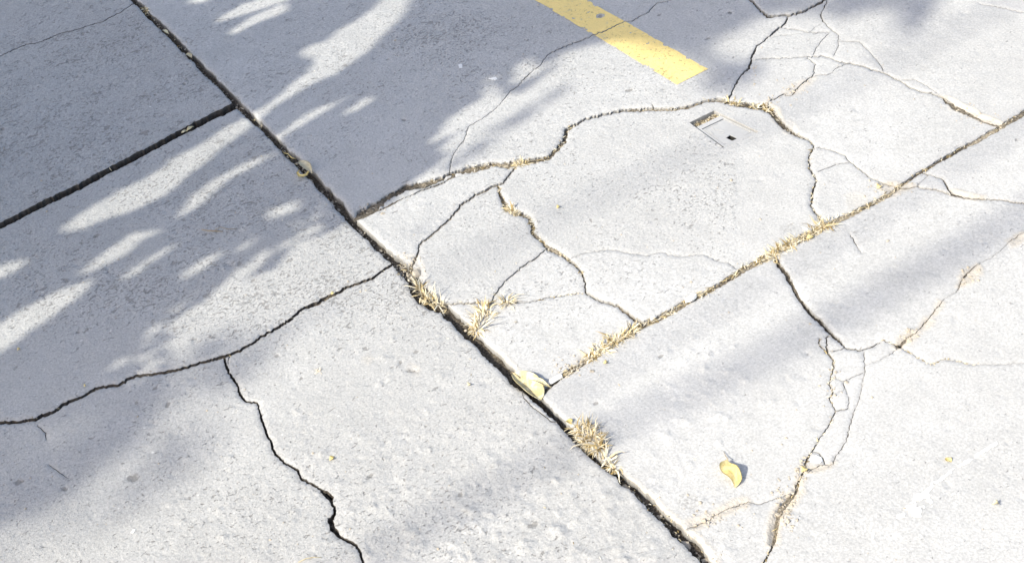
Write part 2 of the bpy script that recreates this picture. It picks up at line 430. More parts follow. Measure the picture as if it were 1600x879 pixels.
CRACKS = [
    # (points, width default, soil depth, litter)
    ([(556, 333, 9), (572, 326, 10), (590, 317, 9), (612, 302, 8), (632, 291, 7), (660, 286, 6), (682, 279, 4.5), (700, 272, 4), (725, 265, 6), (750, 259, 8),
      (770, 255, 7), (797, 257, 9), (815, 253, 10), (837, 249, 7), (857, 245, 6), (872, 232, 6), (881, 219, 7), (885, 202, 5), (900, 194, 4), (915, 186, 3),
      (950, 177, 3), (975, 171, 4), (1020, 170, 5), (1050, 171, 4), (1075, 166, 4), (1105, 157, 3), (1127, 157, 7), (1155, 162, 6), (1197, 167, 10), (1212, 182, 8),
      (1224, 197, 6), (1241, 209, 5), (1262, 217, 2.4), (1273, 228, 2.8), (1264, 246, 2.6), (1265, 262, 2.8), (1276, 280, 2.6), (1270, 300, 3), (1267, 319, 3), (1281, 341, 2.8), (1288, 352, 3)], -0.010, 0.55),
    ([(551, 341, 6), (568, 337, 5), (585, 330, 3), (620, 312, 2), (650, 300, 2), (687, 287, 3), (705, 276, 3), (712, 269, 2)], -0.006, 0.3),
    ([(1275, 229, 2), (1300, 235, 2), (1320, 242, 2), (1327, 252, 2.5), (1350, 270, 2.5), (1367, 280, 3), (1385, 286, 3), (1401, 291, 3)], -0.006, 0.5),
    ([(1277, 269, 1.3), (1305, 257, 1.6), (1327, 253, 1.5)], -0.005, 0.4),
    ([(1060, -8, 1.8), (1045, 1, 1.8), (1025, 6, 1.8), (1010, 21, 2.2), (990, 32, 2.2), (975, 35, 2.2), (950, 46, 2.2), (925, 56, 2.2), (900, 66, 2.4), (872, 77, 2.2), (855, 87, 2),
      (845, 102, 2), (832, 110, 2), (812, 132, 1.8), (797, 142, 1.8), (782, 162, 1.5), (757, 182, 1.4), (732, 197, 1.6), (727, 215, 1.6), (706, 245, 2), (701, 272, 2)], -0.007, 0.05),
    ([(1163, -9, 2.5), (1172, 1, 2.5), (1187, 15, 3), (1200, 26, 3.5), (1215, 25, 3), (1237, 24, 3), (1255, 17, 3), (1285, 2, 3), (1302, -9, 3)], -0.008, 0.1),
    ([(1232, 25, 2.5), (1227, 37, 2.5), (1212, 47, 2.5), (1198, 60, 2.5), (1182, 72, 3), (1175, 90, 4), (1170, 107, 3), (1155, 122, 2.5), (1147, 138, 2.5), (1140, 152, 3), (1132, 158, 3)], -0.008, 0.15),
    ([(1296, -8, 2.5), (1290, 7, 2.5), (1282, 22, 2.5), (1287, 35, 2.5), (1300, 48, 2), (1310, 54, 1.3), (1310, 70, 1.2), (1302, 88, 1.3)], -0.006, 0.2),
    ([(1225, 44, 1.5), (1250, 46, 1.6), (1265, 51, 1.6), (1275, 42, 1.5), (1287, 35, 1.5)], -0.005, 0.0),
    ([(1200, 58, 1.4), (1225, 55, 1.5), (1265, 51, 1.5), (1297, 50, 1.4)], -0.005, 0.0),
    ([(1295, 52, 1.6), (1283, 65, 1.6), (1276, 76, 1.5), (1270, 87, 1.5)], -0.005, 0.1),
    ([(1177, 93, 1.6), (1200, 92, 1.6), (1237, 90, 1.6), (1260, 90, 1.5), (1275, 100, 2), (1270, 117, 2.5), (1250, 132, 2.5), (1237, 149, 3), (1224, 147, 3), (1202, 158, 3)], -0.006, 0.6),
    ([(1260, 89, 1.3), (1287, 87, 1.4), (1305, 95, 1.4), (1325, 99, 1.6), (1350, 105, 1.8), (1380, 114, 1.8), (1407, 126, 1.8), (1422, 137, 2), (1445, 144, 2),
      (1472, 152, 3), (1482, 161, 5), (1500, 170, 6), (1520, 181, 5), (1540, 189, 4), (1560, 198, 5)], -0.007, 0.5),
    ([(1325, 99, 1.3), (1307, 107, 1.4), (1295, 117, 1.3), (1273, 118, 1.3)], -0.005, 0.1),
    ([(1407, 125, 1.2), (1430, 125, 1.2), (1450, 136, 1.3), (1470, 150, 1.3)], -0.005, 0.3),
    ([(1310, 65, 1.0), (1340, 66, 1.2), (1360, 82, 1.4), (1372, 95, 1.4), (1381, 113, 1.4)], -0.005, 0.0),
    ([(778, 288, 3), (782, 302, 5), (790, 322, 9), (801, 329, 9), (815, 334, 6), (827, 338, 6), (834, 355, 7), (832, 362, 7), (845, 375, 6), (857, 385, 7), (872, 393, 6), (887, 404, 5),
      (900, 415, 3), (910, 427, 3), (915, 440, 3), (914, 456, 2.5), (940, 470, 2.5), (965, 477, 3), (977, 486, 5), (992, 497, 5), (1007, 505, 4)], -0.009, 0.65),
    ([(914, 457, 2), (905, 456, 2), (880, 460, 2), (850, 465, 2), (825, 470, 2), (810, 472, 2), (780, 472, 2), (750, 471, 2.2), (700, 473, 2.2), (688, 475, 3)], -0.005, 0.7),
    ([(855, 386, 2), (832, 404, 2), (815, 416, 2), (800, 429, 2), (787, 441, 2), (772, 460, 2), (767, 472, 2)], -0.005, 0.6),
    ([(889, 404, 2), (910, 396, 2), (935, 391, 2.2), (962, 391, 2), (985, 396, 2), (1010, 400, 1.8), (1032, 394, 1.8), (1057, 401, 2), (1077, 399, 1.8), (1100, 397, 1.8), (1120, 407, 2), (1142, 412, 2.2), (1152, 422, 3)], -0.006, 0.35),
    ([(806, 257, 3), (797, 272, 2.5), (785, 285, 3), (770, 290, 3), (750, 300, 3), (722, 317, 2.6), (700, 342, 2.4), (680, 360, 2.4), (655, 381, 2.4), (654, 392, 2.4), (647, 406, 4), (640, 420, 5)], -0.006, 0.4),
    ([(616, 407, 3), (612, 411, 3.5), (597, 422, 3.5), (570, 438, 4), (545, 446, 4), (517, 459, 5), (492, 472, 6), (472, 481, 5), (455, 497, 4), (430, 510, 4), (400, 530, 4), (375, 546, 4), (350, 555, 4.5),
      (317, 564, 4), (275, 576, 4), (242, 581, 4.5), (210, 586, 4.5), (182, 599, 4), (150, 605, 5), (125, 619, 4), (100, 629, 4.5), (85, 640, 5), (55, 652, 5), (35, 657, 5), (0, 659, 5), (-80, 668, 5), (-200, 700, 4), (-330, 720, 4)], -0.011, 0.12),
    ([(350, 556, 4), (354, 572, 4), (362, 587, 4), (372, 602, 4), (372, 612, 4), (382, 624, 3.5), (401, 629, 3), (409, 657, 3.5), (415, 677, 4), (424, 690, 4), (427, 705, 4), (442, 721, 4), (464, 732, 4), (469, 744, 4),
      (485, 755, 4), (500, 762, 4), (510, 775, 4), (522, 792, 5), (523, 801, 5), (516, 810, 8), (519, 825, 9), (532, 837, 5), (555, 850, 4.5), (564, 865, 4.5), (567, 880, 4.5), (575, 940, 4), (600, 1010, 4), (590, 1120, 4)], -0.011, 0.12),
    ([(362, 551, 2), (357, 559, 2), (355, 568, 2)], -0.005, 0.1),
    ([(500, 762, 2), (512, 767, 2), (520, 775, 2), (518, 786, 2)], -0.005, 0.1),
    ([(-90, 118, 1.3), (0, 89, 1.3), (37, 72, 1.3), (65, 66, 1.3), (100, 52, 1.4), (125, 46, 1.4), (160, 36, 1.4), (190, 20, 1.4), (207, 8, 1.5), (216, 6, 1.5)], -0.006, 0.0),
    ([(1209, 400, 7), (1217, 412, 7), (1230, 425, 8), (1238, 443, 6), (1247, 462, 6), (1260, 480, 7), (1275, 494, 8), (1287, 505, 8), (1301, 520, 6), (1315, 534, 4), (1322, 542, 3), (1347, 545, 2), (1362, 538, 1.6), (1376, 531, 1.6)], -0.012, 0.2),
    ([(1300, 521, 2.5), (1291, 526, 2.5), (1292, 540, 3), (1294, 550, 4)], -0.006, 0.3),
    ([(1322, 542, 2), (1297, 549, 2)], -0.005, 0.2),
    ([(1280, 526, 2), (1281, 539, 3), (1294, 550, 4), (1302, 560, 3.5), (1302, 575, 2), (1299, 585, 1.8), (1295, 600, 2), (1301, 612, 2), (1296, 622, 1.6), (1305, 640, 2), (1300, 652, 1.6), (1296, 660, 1.6), (1282, 682, 1.6),
      (1270, 702, 2), (1259, 720, 3.5), (1255, 735, 3.5), (1247, 752, 4), (1244, 767, 4), (1230, 780, 4), (1219, 792, 6), (1215, 815, 6), (1212, 835, 4), (1205, 857, 3.5), (1190, 882, 3), (1170, 930, 4), (1160, 990, 4), (1130, 1060, 4)], -0.005, 0.7),
    ([(1350, 547, 1.5), (1351, 565, 1.8), (1351, 580, 1.8), (1347, 600, 1.5), (1342, 625, 1.5), (1336, 640, 2), (1329, 660, 2), (1322, 687, 2.5), (1307, 712, 3), (1302, 724, 3), (1287, 725, 3), (1268, 731, 3), (1255, 736, 3)], -0.006, 0.5),
    ([(1268, 704, 2), (1278, 705, 2.5), (1286, 713, 3), (1289, 724, 3)], -0.006, 0.7),
    ([(1303, 587, 1.5), (1317, 594, 1.6), (1340, 584, 1.5), (1351, 579, 1.5)], -0.005, 0.4),
    ([(1300, 615, 1.4), (1320, 607, 1.4), (1317, 595, 1.4)], -0.005, 0.3),
    ([(1318, 598, 1.4), (1322, 610, 1.4), (1327, 622, 1.4), (1325, 637, 1.4), (1306, 641, 1.4)], -0.005, 0.3),
    ([(1352, 569, 1.6), (1372, 562, 1.6), (1387, 554, 1.8), (1405, 540, 3), (1422, 523, 3), (1436, 512, 3), (1450, 495, 3), (1462, 480, 3), (1475, 466, 2), (1497, 452, 2), (1501, 437, 3), (1512, 424, 3), (1527, 412, 2.5), (1550, 400, 1.6),
      (1572, 382, 1.6), (1585, 370, 2.5), (1600, 361, 2), (1680, 322, 2), (1800, 250, 2)], -0.006, 0.6),
    ([(1380, 530, 2.5), (1405, 539, 2.5), (1420, 550, 1.8), (1432, 557, 1.8), (1455, 569, 1.4), (1472, 562, 1.5), (1490, 562, 1.4), (1517, 569, 1.3), (1535, 569, 1.2), (1600, 566, 1.0), (1640, 568, 0.8)], -0.005, 0.3),
    ([(1440, 267, 2), (1452, 272, 2), (1475, 280, 2.5), (1482, 295, 4), (1486, 302, 4), (1505, 307, 3), (1522, 309, 2), (1560, 310, 1.4), (1600, 316, 1.6), (1700, 322, 1.6), (1900, 310, 1.5)], -0.007, 0.5),
    ([(1451, 272, 1.5), (1440, 282, 1.6), (1432, 290, 1.6), (1462, 296, 1.8), (1486, 303, 1.8)], -0.005, 0.1),
    ([(1433, 290, 1.4), (1415, 292, 1.6), (1402, 292, 1.8)], -0.005, 0.5),
    ([(1072, 826, 2.6), (1095, 815, 2), (1115, 805, 2.2), (1137, 792, 2), (1167, 782, 1.8), (1185, 787, 1.5), (1200, 781, 1.8), (1222, 774, 2), (1236, 771, 2.5)], -0.003, 1.0),
    ([(814, 609, 1.2), (818, 622, 1.4), (832, 636, 1.4), (848, 648, 1.4), (861, 659, 1.6), (873, 660, 1.2)], -0.005, 0.0),
    ([(57, 662, 1.2), (70, 675, 2), (72, 686, 1.5)], -0.004, 0.0),
    ([(75, 724, 1.5), (90, 735, 1.8), (107, 746, 1.3)], -0.004, 0.0),
    ([(1327, 362, 1.2), (1333, 371, 2), (1339, 383, 1.6), (1347, 392, 1)], -0.004, 0.0),
    ([(1530, 6, 1.0), (1560, 11, 1.2), (1600, 20, 1.2), (1680, 30, 1)], -0.005, 0.0),
    ([(1018, 162, 2), (1021, 172, 3)], -0.01, 0.1),
]
# the small cover set in the slab: corners left, far, right, near
COVER_PX = [(1077, 192), (1116, 173), (1186, 206), (1130, 231)]
# the yellow line: its end and its two edges, running on out of the picture along Y
LINE_PX = [(1057.5, 133.8), (1103.8, 108.8)]

BOX = (-4.2, 4.6, -4.2, 5.6)          # detailed pavement, metres


def resample(pts, step):
    p = np.array(pts, float)
    d = np.r_[0, np.cumsum(np.linalg.norm(np.diff(p[:, :2], axis=0), axis=1))]
    n = max(2, int(d[-1] / step))
    s = np.linspace(0, d[-1], n + 1)
    return np.column_stack([np.interp(s, d, p[:, k]) for k in range(3)]), s


def wob(s, size, seed, octaves=3):
    return fbm(s, np.full_like(s, seed * 3.7), size, octaves, seed)


def band(pts, step, lat, edg, seed, taper0=False, taper1=False):
    p, s = resample(pts, step)
    t = np.gradient(p[:, :2], axis=0)
    t /= np.linalg.norm(t, axis=1)[:, None] + 1e-9
    nrm = np.column_stack([-t[:, 1], t[:, 0]])
    c = p[:, :2] + nrm * (1.3 * lat * wob(s, 20, seed, 4) + 0.45 * lat * RNG.normal(size=len(s)))[:, None]
    hw = p[:, 2] / 2
    l = hw * (1 + edg * wob(s, 9, seed + 31)) + RNG.normal(size=len(s)) * 0.035 * np.minimum(hw, 3)
    r = hw * (1 + edg * wob(s, 9, seed + 57)) + RNG.normal(size=len(s)) * 0.035 * np.minimum(hw, 3)
    l, r = np.maximum(l, 0.16), np.maximum(r, 0.16)
    if taper0: l[0] = r[0] = 0.05
    if taper1: l[-1] = r[-1] = 0.05
    return px2g(c + nrm * l[:, None]), px2g(c - nrm * r[:, None])


def extend(L, R, to, at_end, seed):
    """carry a joint straight on, in metres, to the point where it leaves the detailed pavement"""
    i = -1 if at_end else 0
    a = (L[i] + R[i]) / 2
    w = np.linalg.norm(L[i] - R[i]) / 2
    to = np.array(to, float)
    d = to - a
    n = int(np.linalg.norm(d) / 0.02)
    q = a + d * np.linspace(0, 1, n + 1)[1:, None]
    u = d / np.linalg.norm(d)
    nn = np.array([-u[1], u[0]])
    if (L[i] - R[i]) @ nn < 0: nn = -nn
    s = np.arange(n) * 0.02
    l = w * (1 + 0.3 * wob(s, 0.08, seed))[:, None] * nn
    r = w * (1 + 0.3 * wob(s, 0.08, seed + 5))[:, None] * nn
    A, B = q + l, q - r
    return (np.vstack([L, A]), np.vstack([R, B])) if at_end else (np.vstack([A[::-1], L]), np.vstack([B[::-1], R]))


bands = []       # (L, R, soil level, litter)
L, R = band([(x_, y_, w_ * (1.25 if y_ > 480 else 1.08)) for x_, y_, w_ in JOINT_LONG], 3.0, 1.0, 0.38, 1)
c0, c1 = (L[0] + R[0]) / 2, (L[-1] + R[-1]) / 2
d = (c0 - c1) / np.linalg.norm(c0 - c1)
L, R = extend(L, R, c0 + d * (BOX[3] + 0.05 - c0[1]) / d[1], False, 3)
L, R = extend(L, R, c1 - d * (c1[1] - BOX[2] + 0.05) / d[1], True, 4)
bands.append((L, R, -0.020, 0.12))
L, R = band(JOINT_LEFT, 3.2, 0.7, 0.22, 11)
c1 = (L[-1] + R[-1]) / 2
L, R = extend(L, R, (BOX[0] - 0.05, c1[1] - 0.25), True, 14)
bands.append((L, R, -0.024, 0.05))
L, R = band(JOINT_RIGHT, 3.0, 0.9, 0.25, 21)
c1 = (L[-1] + R[-1]) / 2
L, R = extend(L, R, (BOX[1] + 0.05, c1[1] - 0.02), True, 24)
bands.append((L, R, -0.006, 0.95))
for k, (pts, soil, lit) in enumerate(CRACKS):
    w = max(p[2] for p in pts)
    if w <= 3: pts = [(x_, y_, w_ * 0.62) for x_, y_, w_ in pts]
    L, R = band(pts, 2.6, 1.25 if w > 1.9 else 0.9, 0.45 if w > 4 else 0.85, 100 + k * 7, True, True)
    bands.append((L, R, max(soil, -0.0032) if (lit >= 0.3 and w < 6.5) else soil, lit))

# ------------------------------------------------------------------ triangulate the pavement with every joint and crack as a real gap
verts2, edges2 = [], []


def chain(p, closed=False):
    i0 = len(verts2)
    verts2.extend(map(tuple, p))
    edges2.extend((i0 + i, i0 + i + 1) for i in range(len(p) - 1))
    if closed: edges2.append((i0 + len(p) - 1, i0))


for L, R, _, _ in bands:
    chain(np.vstack([L, R[::-1]]), True)
cover_g = px2g(COVER_PX)
chain(cover_g, True)
e0, e1 = px2g(LINE_PX)
ly = np.arange(0, 5.2, 0.006)
line_l = np.column_stack([e0[0] + 0.0024 * fbm(ly, ly * 0, 0.03, 4, 5) - 0.004 * ly, e0[1] + ly])
line_r = np.column_stack([e0[0] + 0.102 + 0.0024 * fbm(ly, ly * 0 + 9, 0.03, 4, 6) - 0.004 * ly, e0[1] + 0.004 + ly])
line_poly = np.vstack([line_l, line_r[::-1]])
chain(line_poly, True)
xs, ys = np.linspace(BOX[0], BOX[1], 60), np.linspace(BOX[2], BOX[3], 66)
ring = np.vstack([np.column_stack([xs, np.full(60, BOX[2])])[:-1], np.column_stack([np.full(66, BOX[1]), ys])[:-1],
                  np.column_stack([xs[::-1], np.full(60, BOX[3])])[:-1], np.column_stack([np.full(66, BOX[0]), ys[::-1]])[:-1]])
chain(ring, True)

frame_poly = px2g([(-150, -60), (1750, -60), (1750, 960), (-150, 960)])


def lattice(x0, x1, y0, y1, h):
    gx, gy = np.meshgrid(np.arange(x0, x1, h), np.arange(y0, y1, h * 0.9))
    p = np.column_stack([gx.ravel(), gy.ravel()])
    p[:, 0] += (np.arange(len(gy.ravel())) // gx.shape[1] % 2) * h / 2
    return p + RNG.uniform(-0.28, 0.28, p.shape) * h


P = lattice(frame_poly[:, 0].min(), frame_poly[:, 0].max(), frame_poly[:, 1].min(), frame_poly[:, 1].max(), 0.0052)
P = P[inpoly(P, frame_poly)]
Q = lattice(BOX[0] + 0.03, BOX[1] - 0.03, BOX[2] + 0.03, BOX[3] - 0.03, 0.045)
Q = Q[~inpoly(Q, frame_poly)]
verts2.extend(map(tuple, P))
verts2.extend(map(tuple, Q))
res = delaunay_2d_cdt([Vector(v) for v in verts2], edges2, [], 0, 1e-6)
V2 = np.array([tuple(v) for v in res[0]])
T = np.array([f for f in res[2] if len(f) == 3], np.int64)
cen = V2[T].mean(axis=1)
inbox = (cen[:, 0] > BOX[0]) & (cen[:, 0] < BOX[1]) & (cen[:, 1] > BOX[2]) & (cen[:, 1] < BOX[3])
T, cen = T[inbox], cen[inbox]
ar = 0.5 * np.abs(np.cross(V2[T[:, 1]] - V2[T[:, 0]], V2[T[:, 2]] - V2[T[:, 0]]))

# which triangles lie in a gap
CELL = 0.02
ci = np.floor(cen / CELL).astype(np.int64)
key = (ci[:, 0] + 5000) * 20000 + ci[:, 1] + 5000
order = np.argsort(key)
skey = key[order]
gap = np.zeros(len(T), bool)


def near_tris(lo, hi):
    a, b = np.floor(lo / CELL).astype(int), np.floor(hi / CELL).astype(int)
    out = []
    for ix in range(a[0], b[0] + 1):
        k0 = (ix + 5000) * 20000 + a[1] + 5000
        i0 = np.searchsorted(skey, k0)
        i1 = np.searchsorted(skey, k0 + b[1] - a[1] + 1)
        if i1 > i0: out.append(order[i0:i1])
    return np.concatenate(out) if out else np.zeros(0, np.int64)


for L, R, _, _ in bands:
    for i in range(len(L) - 1):
        quad = np.array([L[i], L[i + 1], R[i + 1], R[i]])
        idx = near_tris(quad.min(0), quad.max(0))
        if len(idx):
            gap[idx[inpoly(cen[idx], quad)]] = True
gap |= inpoly(cen, cover_g)

# connected pieces of what is left
keep = np.nonzero(~gap)[0]
par = list(range(len(T)))


def find(i):
    while par[i] != i:
        par[i] = par[par[i]]
        i = par[i]
    return i


edge_owner = {}
for t in keep.tolist():
    a, b, c = T[t].tolist()
    for e in ((a, b), (b, c), (c, a)):
        k = e if e[0] < e[1] else (e[1], e[0])
        o = edge_owner.get(k)
        if o is None:
            edge_owner[k] = t
        else:
            ra, rb = find(o), find(t)
            if ra != rb: par[rb] = ra
comp = np.full(len(T), -1)
comp[keep] = [find(t) for t in keep.tolist()]

# ------------------------------------------------------------------ relief of the surface
edge_kd_pts = np.vstack([np.vstack([L, R]) for L, R, _, _ in bands])
edge_soft = np.concatenate([np.full(2 * len(L), min(1.0, 0.35 + 60 * float(np.mean(np.linalg.norm(L - R, axis=1))))) for L, R, _, _ in bands])
kd = kdtree.KDTree(len(edge_kd_pts))
for i, p in enumerate(edge_kd_pts):
    kd.insert((p[0], p[1], 0), i)
kd.balance()
nd = np.empty(len(V2))
ns = np.empty(len(V2))
for i, (x, y) in enumerate(V2.tolist()):
    _, j, dd = kd.find((x, y, 0))
    nd[i] = dd
    ns[i] = edge_soft[j]

# spalled places: outline in photo pixels, depth (m), how sandy
SPALLS = [
    ([(548, 334), (572, 322), (592, 316), (590, 328), (572, 338), (553, 343)], 0.012, 0.1),
    ([(592, 318), (632, 292), (700, 274), (760, 257), (772, 262), (712, 276), (650, 299), (596, 326)], 0.006, 0.0),
    ([(1247, 742), (1256, 770), (1240, 792), (1222, 812), (1212, 850), (1200, 850), (1206, 800), (1222, 782), (1240, 765)], 0.007, 1.0),
    ([(1252, 728), (1290, 724), (1302, 722), (1296, 730), (1262, 738)], 0.003, 0.9),
    ([(1398, 540), (1410, 524), (1426, 514), (1437, 517), (1428, 530), (1408, 543)], 0.004, 1.0),
    ([(1434, 512), (1450, 495), (1458, 500), (1446, 512)], 0.003, 0.8),
    ([(1455, 492), (1468, 468), (1474, 472), (1464, 490)], 0.002, 0.7),
    ([(1474, 152), (1486, 154), (1540, 180), (1570, 192), (1560, 199), (1518, 184), (1488, 171)], 0.006, 0.9),
    ([(1496, 446), (1504, 426), (1528, 410), (1533, 417), (1524, 438), (1504, 446)], 0.003, 0.9),
    ([(1484, 298), (1500, 299), (1540, 306), (1525, 311), (1490, 305)], 0.003, 0.85),
    ([(1578, 374), (1590, 366), (1606, 360), (1606, 368), (1590, 380), (1578, 384)], 0.003, 0.8),
    ([(1370, 286), (1400, 284), (1430, 286), (1426, 293), (1405, 300), (1388, 306), (1376, 298)], 0.003, 0.75),
    ([(1320, 306), (1336, 300), (1352, 306), (1350, 318), (1326, 322)], 0.001, 0.3),
    ([(965, 736), (995, 752), (1040, 795), (1075, 822), (1110, 855), (1125, 880), (1110, 884), (1090, 850), (1050, 815), (1000, 768)], 0.0025, 0.6),
    ([(1078, 812), (1110, 798), (1140, 786), (1166, 778), (1170, 786), (1120, 812), (1084, 828)], 0.003, 0.8),
    ([(776, 545), (790, 555), (812, 576), (806, 580), (788, 566)], 0.002, 0.45),
    ([(1198, 158), (1215, 170), (1224, 190), (1236, 205), (1242, 212), (1230, 208), (1212, 190)], 0.004, 0.6),
    ([(1236, 188), (1246, 200), (1246, 208), (1236, 204)], 0.002, 0.3),
    ([(880, 586), (905, 552), (925, 545), (918, 566), (890, 584)], 0.003, 0.35),
    ([(1250, 128), (1275, 118), (1272, 126), (1245, 148), (1226, 150), (1224, 144)], 0.003, 0.5),
    ([(625, 400), (652, 396), (660, 412), (668, 440), (676, 462), (664, 462), (648, 430)], 0.004, 0.25),
    ([(1068, 168), (1079, 164), (1080, 169), (1070, 171)], 0.004, 0.2),
    ([(640, 568), (655, 575), (652, 584), (638, 577)], 0.003, 0.25),
    ([(572, 558), (580, 562), (577, 567), (570, 563)], 0.002, 0.3),
]
POCKS = []
for _ in range(1500):
    x, y = RNG.uniform(-60, 1660), RNG.uniform(-30, 900)
    left = y > 0.98 * (x - 208)
    if RNG.random() < (0.95 if left else 0.42):
        POCKS.append((x, y, RNG.gamma(2.0, 0.0016) + 0.002, RNG.uniform(0.0006, 0.0021), left))
FLAKES = [(RNG.normal(*a), RNG.normal(*b), RNG.uniform(.004, .009)) for a, b, n in [((790, 130), (800, 60), 120), ((1120, 60), (600, 60), 40), ((620, 60), (570, 40), 25), ((430, 120), (760, 80), 30), ((660, 25), (360, 30), 14)] for _ in range(n)]
# larger marks the photograph shows one by one
for x, y, r in [(150, 368, .011), (242, 605, .008), (100, 762, .009), (207, 746, .012), (212, 628, .006), (262, 630, .010), (1030, 24, .008), (938, 26, .010),
                (1140, 21, .010), (1105, 61, .009), (605, 93, .007), (584, 92, .006), (832, 820, .012), (577, 743, .008), (720, 772, .008), (395, 438, .008), (982, 142, .012),
                (1031, 556, .007), (930, 629, .008), (642, 578, .010), (626, 566, .007), (650, 549, .007), (612, 573, .006), (432, 555, .008), (470, 590, .006), (55, 455, .006), (122, 518, .006),
                (452, 52, .008), (243, 150, .008), (288, 133, .008), (4, 203, .009), (28, 752, .012), (630, 187, .008), (615, 76, .008)]:
    POCKS.append((x, y, r, 0.0022, True))


def surface(xy):
    x, y = xy[:, 0], xy[:, 1]
    z = 0.0030 * fbm(x, y, 0.75, 2, 40) + 0.0011 * fbm(x, y, 0.16, 3, 41) + 0.0006 * fbm(x, y, 0.045, 3, 42) + 0.00045 * fbm(x, y, 0.016, 2, 43)
    # trowel ridges in the near slabs, brush marks in the middle one
    px = g2px(xy)
    rough = np.clip((px[:, 1] - 560) / 260, 0, 1) * np.clip((px[:, 0] - 330) / 200, 0, 1) * np.clip((1250 - px[:, 0]) / 200, 0, 1) * (0.5 + 1.1 * np.clip(fbm(x, y, 0.3, 2, 47) + 0.4, 0, 1))
    lump = np.clip(fbm(x * 1.0, y * 1.6, 0.028, 3, 44) - 0.08, 0, 1)
    z += 0.0058 * rough * lump
    rip = np.exp(-(((px[:, 0] - 1000) / 130) ** 2 + ((px[:, 1] - 325) / 40) ** 2))
    z += 0.0009 * rip * np.sin((x * 0.2 - y) * 2 * math.pi / 0.021 + 3 * fbm(x, y, 0.05, 2, 45))
    fade = np.clip(np.minimum(np.minimum(x - BOX[0], BOX[1] - x), np.minimum(y - BOX[2], BOX[3] - y)) / 0.3, 0, 1)
    return z * fade


Z = surface(V2)
WEAR = np.zeros(len(V2))
SAND = np.zeros(len(V2))
STAIN = np.zeros(len(V2))
VP = g2px(V2)
infr = inpoly(V2, frame_poly)
fi = np.nonzero(infr)[0]
for poly, dep, sandy in SPALLS:
    pg = px2g(poly)
    lo, hi = pg.min(0) - 0.02, pg.max(0) + 0.02
    m = fi[(V2[fi, 0] > lo[0]) & (V2[fi, 0] < hi[0]) & (V2[fi, 1] > lo[1]) & (V2[fi, 1] < hi[1])]
    q = V2[m] + 0.006 * np.column_stack([fbm(V2[m, 0], V2[m, 1], 0.03, 3, 61), fbm(V2[m, 0], V2[m, 1], 0.03, 3, 62)])
    ins = inpoly(q, pg)
    dd = polydist(q, pg)
    k = np.where(ins, np.clip(dd / 0.005, 0, 1), 0)
    Z[m] -= k * dep * (0.75 + 0.5 * fbm(V2[m, 0], V2[m, 1], 0.02, 3, 63))
    SAND[m] = np.maximum(SAND[m], sandy * np.where(ins, 1.0, np.clip(1 - dd / 0.008, 0, 1)))
for x, y, r, dep, _ in POCKS:
    c = G(x, y)
    m = fi[(np.abs(V2[fi, 0] - c[0]) < 2 * r) & (np.abs(V2[fi, 1] - c[1]) < 2 * r)]
    if not len(m): continue
    a = RNG.uniform(0, 3.14)
    dx, dy = V2[m, 0] - c[0], V2[m, 1] - c[1]
    u, v = dx * math.cos(a) + dy * math.sin(a), -dx * math.sin(a) + dy * math.cos(a)
    dd = np.hypot(u / r, v / (r * 0.62)) * (1 + 0.35 * fbm(V2[m, 0], V2[m, 1], 0.008, 2, 70))
    k = np.clip(1.25 - dd, 0, 1)
    Z[m] -= dep * k
    if dep >= 0.0022: STAIN[m] = np.maximum(STAIN[m], np.clip(k * 1.3, 0, 0.75))
for x, y, r in FLAKES:                                   # thin scales of cement standing proud
    c = G(x, y)
    m = fi[(np.abs(V2[fi, 0] - c[0]) < 2 * r) & (np.abs(V2[fi, 1] - c[1]) < 2 * r)]
    if not len(m): continue
    a = RNG.uniform(0, 3.14)
    dx, dy = V2[m, 0] - c[0], V2[m, 1] - c[1]
    u, v = dx * math.cos(a) + dy * math.sin(a), -dx * math.sin(a) + dy * math.cos(a)
    dd = np.hypot(u / r, v / (r * 0.6)) * (1 + 0.5 * fbm(V2[m, 0], V2[m, 1], 0.01, 2, 73))
    Z[m] += 0.0022 * np.clip((1.2 - dd) * 2.2, 0, 1) * (0.6 + 0.5 * u / r)
# crumbled edges along every gap
er = 0.010
k = np.clip(1 - nd / er, 0, 1) ** 2
Z -= k * 0.0025 * ns * (0.6 + 0.8 * np.clip(fbm(V2[:, 0], V2[:, 1], 0.05, 3, 71) + 0.5, 0, 1.4))
# older grey smudges
for poly, amt in [([(1060, 775), (1072, 768), (1088, 772), (1090, 786), (1078, 796), (1062, 792)], 0.42),
                  ([(1078, 770), (1079, 735), (1082, 735), (1081, 770)], 0.35),
                  ([(1215, 355), (1235, 347), (1245, 356), (1230, 364)], 0.4),
                  ([(200, 744), (214, 738), (216, 748), (204, 752)], 0.5),
                  ([(1332, 362), (1350, 352), (1352, 360), (1340, 368)], 0.4)]:
    pg = px2g(poly)
    dd = polydist(V2[fi], pg)
    ins = inpoly(V2[fi], pg)
    STAIN[fi] = np.maximum(STAIN[fi], amt * np.where(ins, 1, np.clip(1 - dd / 0.01, 0, 1)))
# dirt darkens the lips of the deep joint on the shaded side
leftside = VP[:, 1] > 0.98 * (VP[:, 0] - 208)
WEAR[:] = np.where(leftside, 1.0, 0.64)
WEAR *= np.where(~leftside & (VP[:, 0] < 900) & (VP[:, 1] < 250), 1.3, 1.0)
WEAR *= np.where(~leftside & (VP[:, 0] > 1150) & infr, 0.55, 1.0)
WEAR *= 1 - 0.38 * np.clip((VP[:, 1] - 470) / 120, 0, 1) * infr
WEAR = np.clip(WEAR + 0.25 * fbm(V2[:, 0], V2[:, 1], 0.5, 2, 80), 0, 1.2)

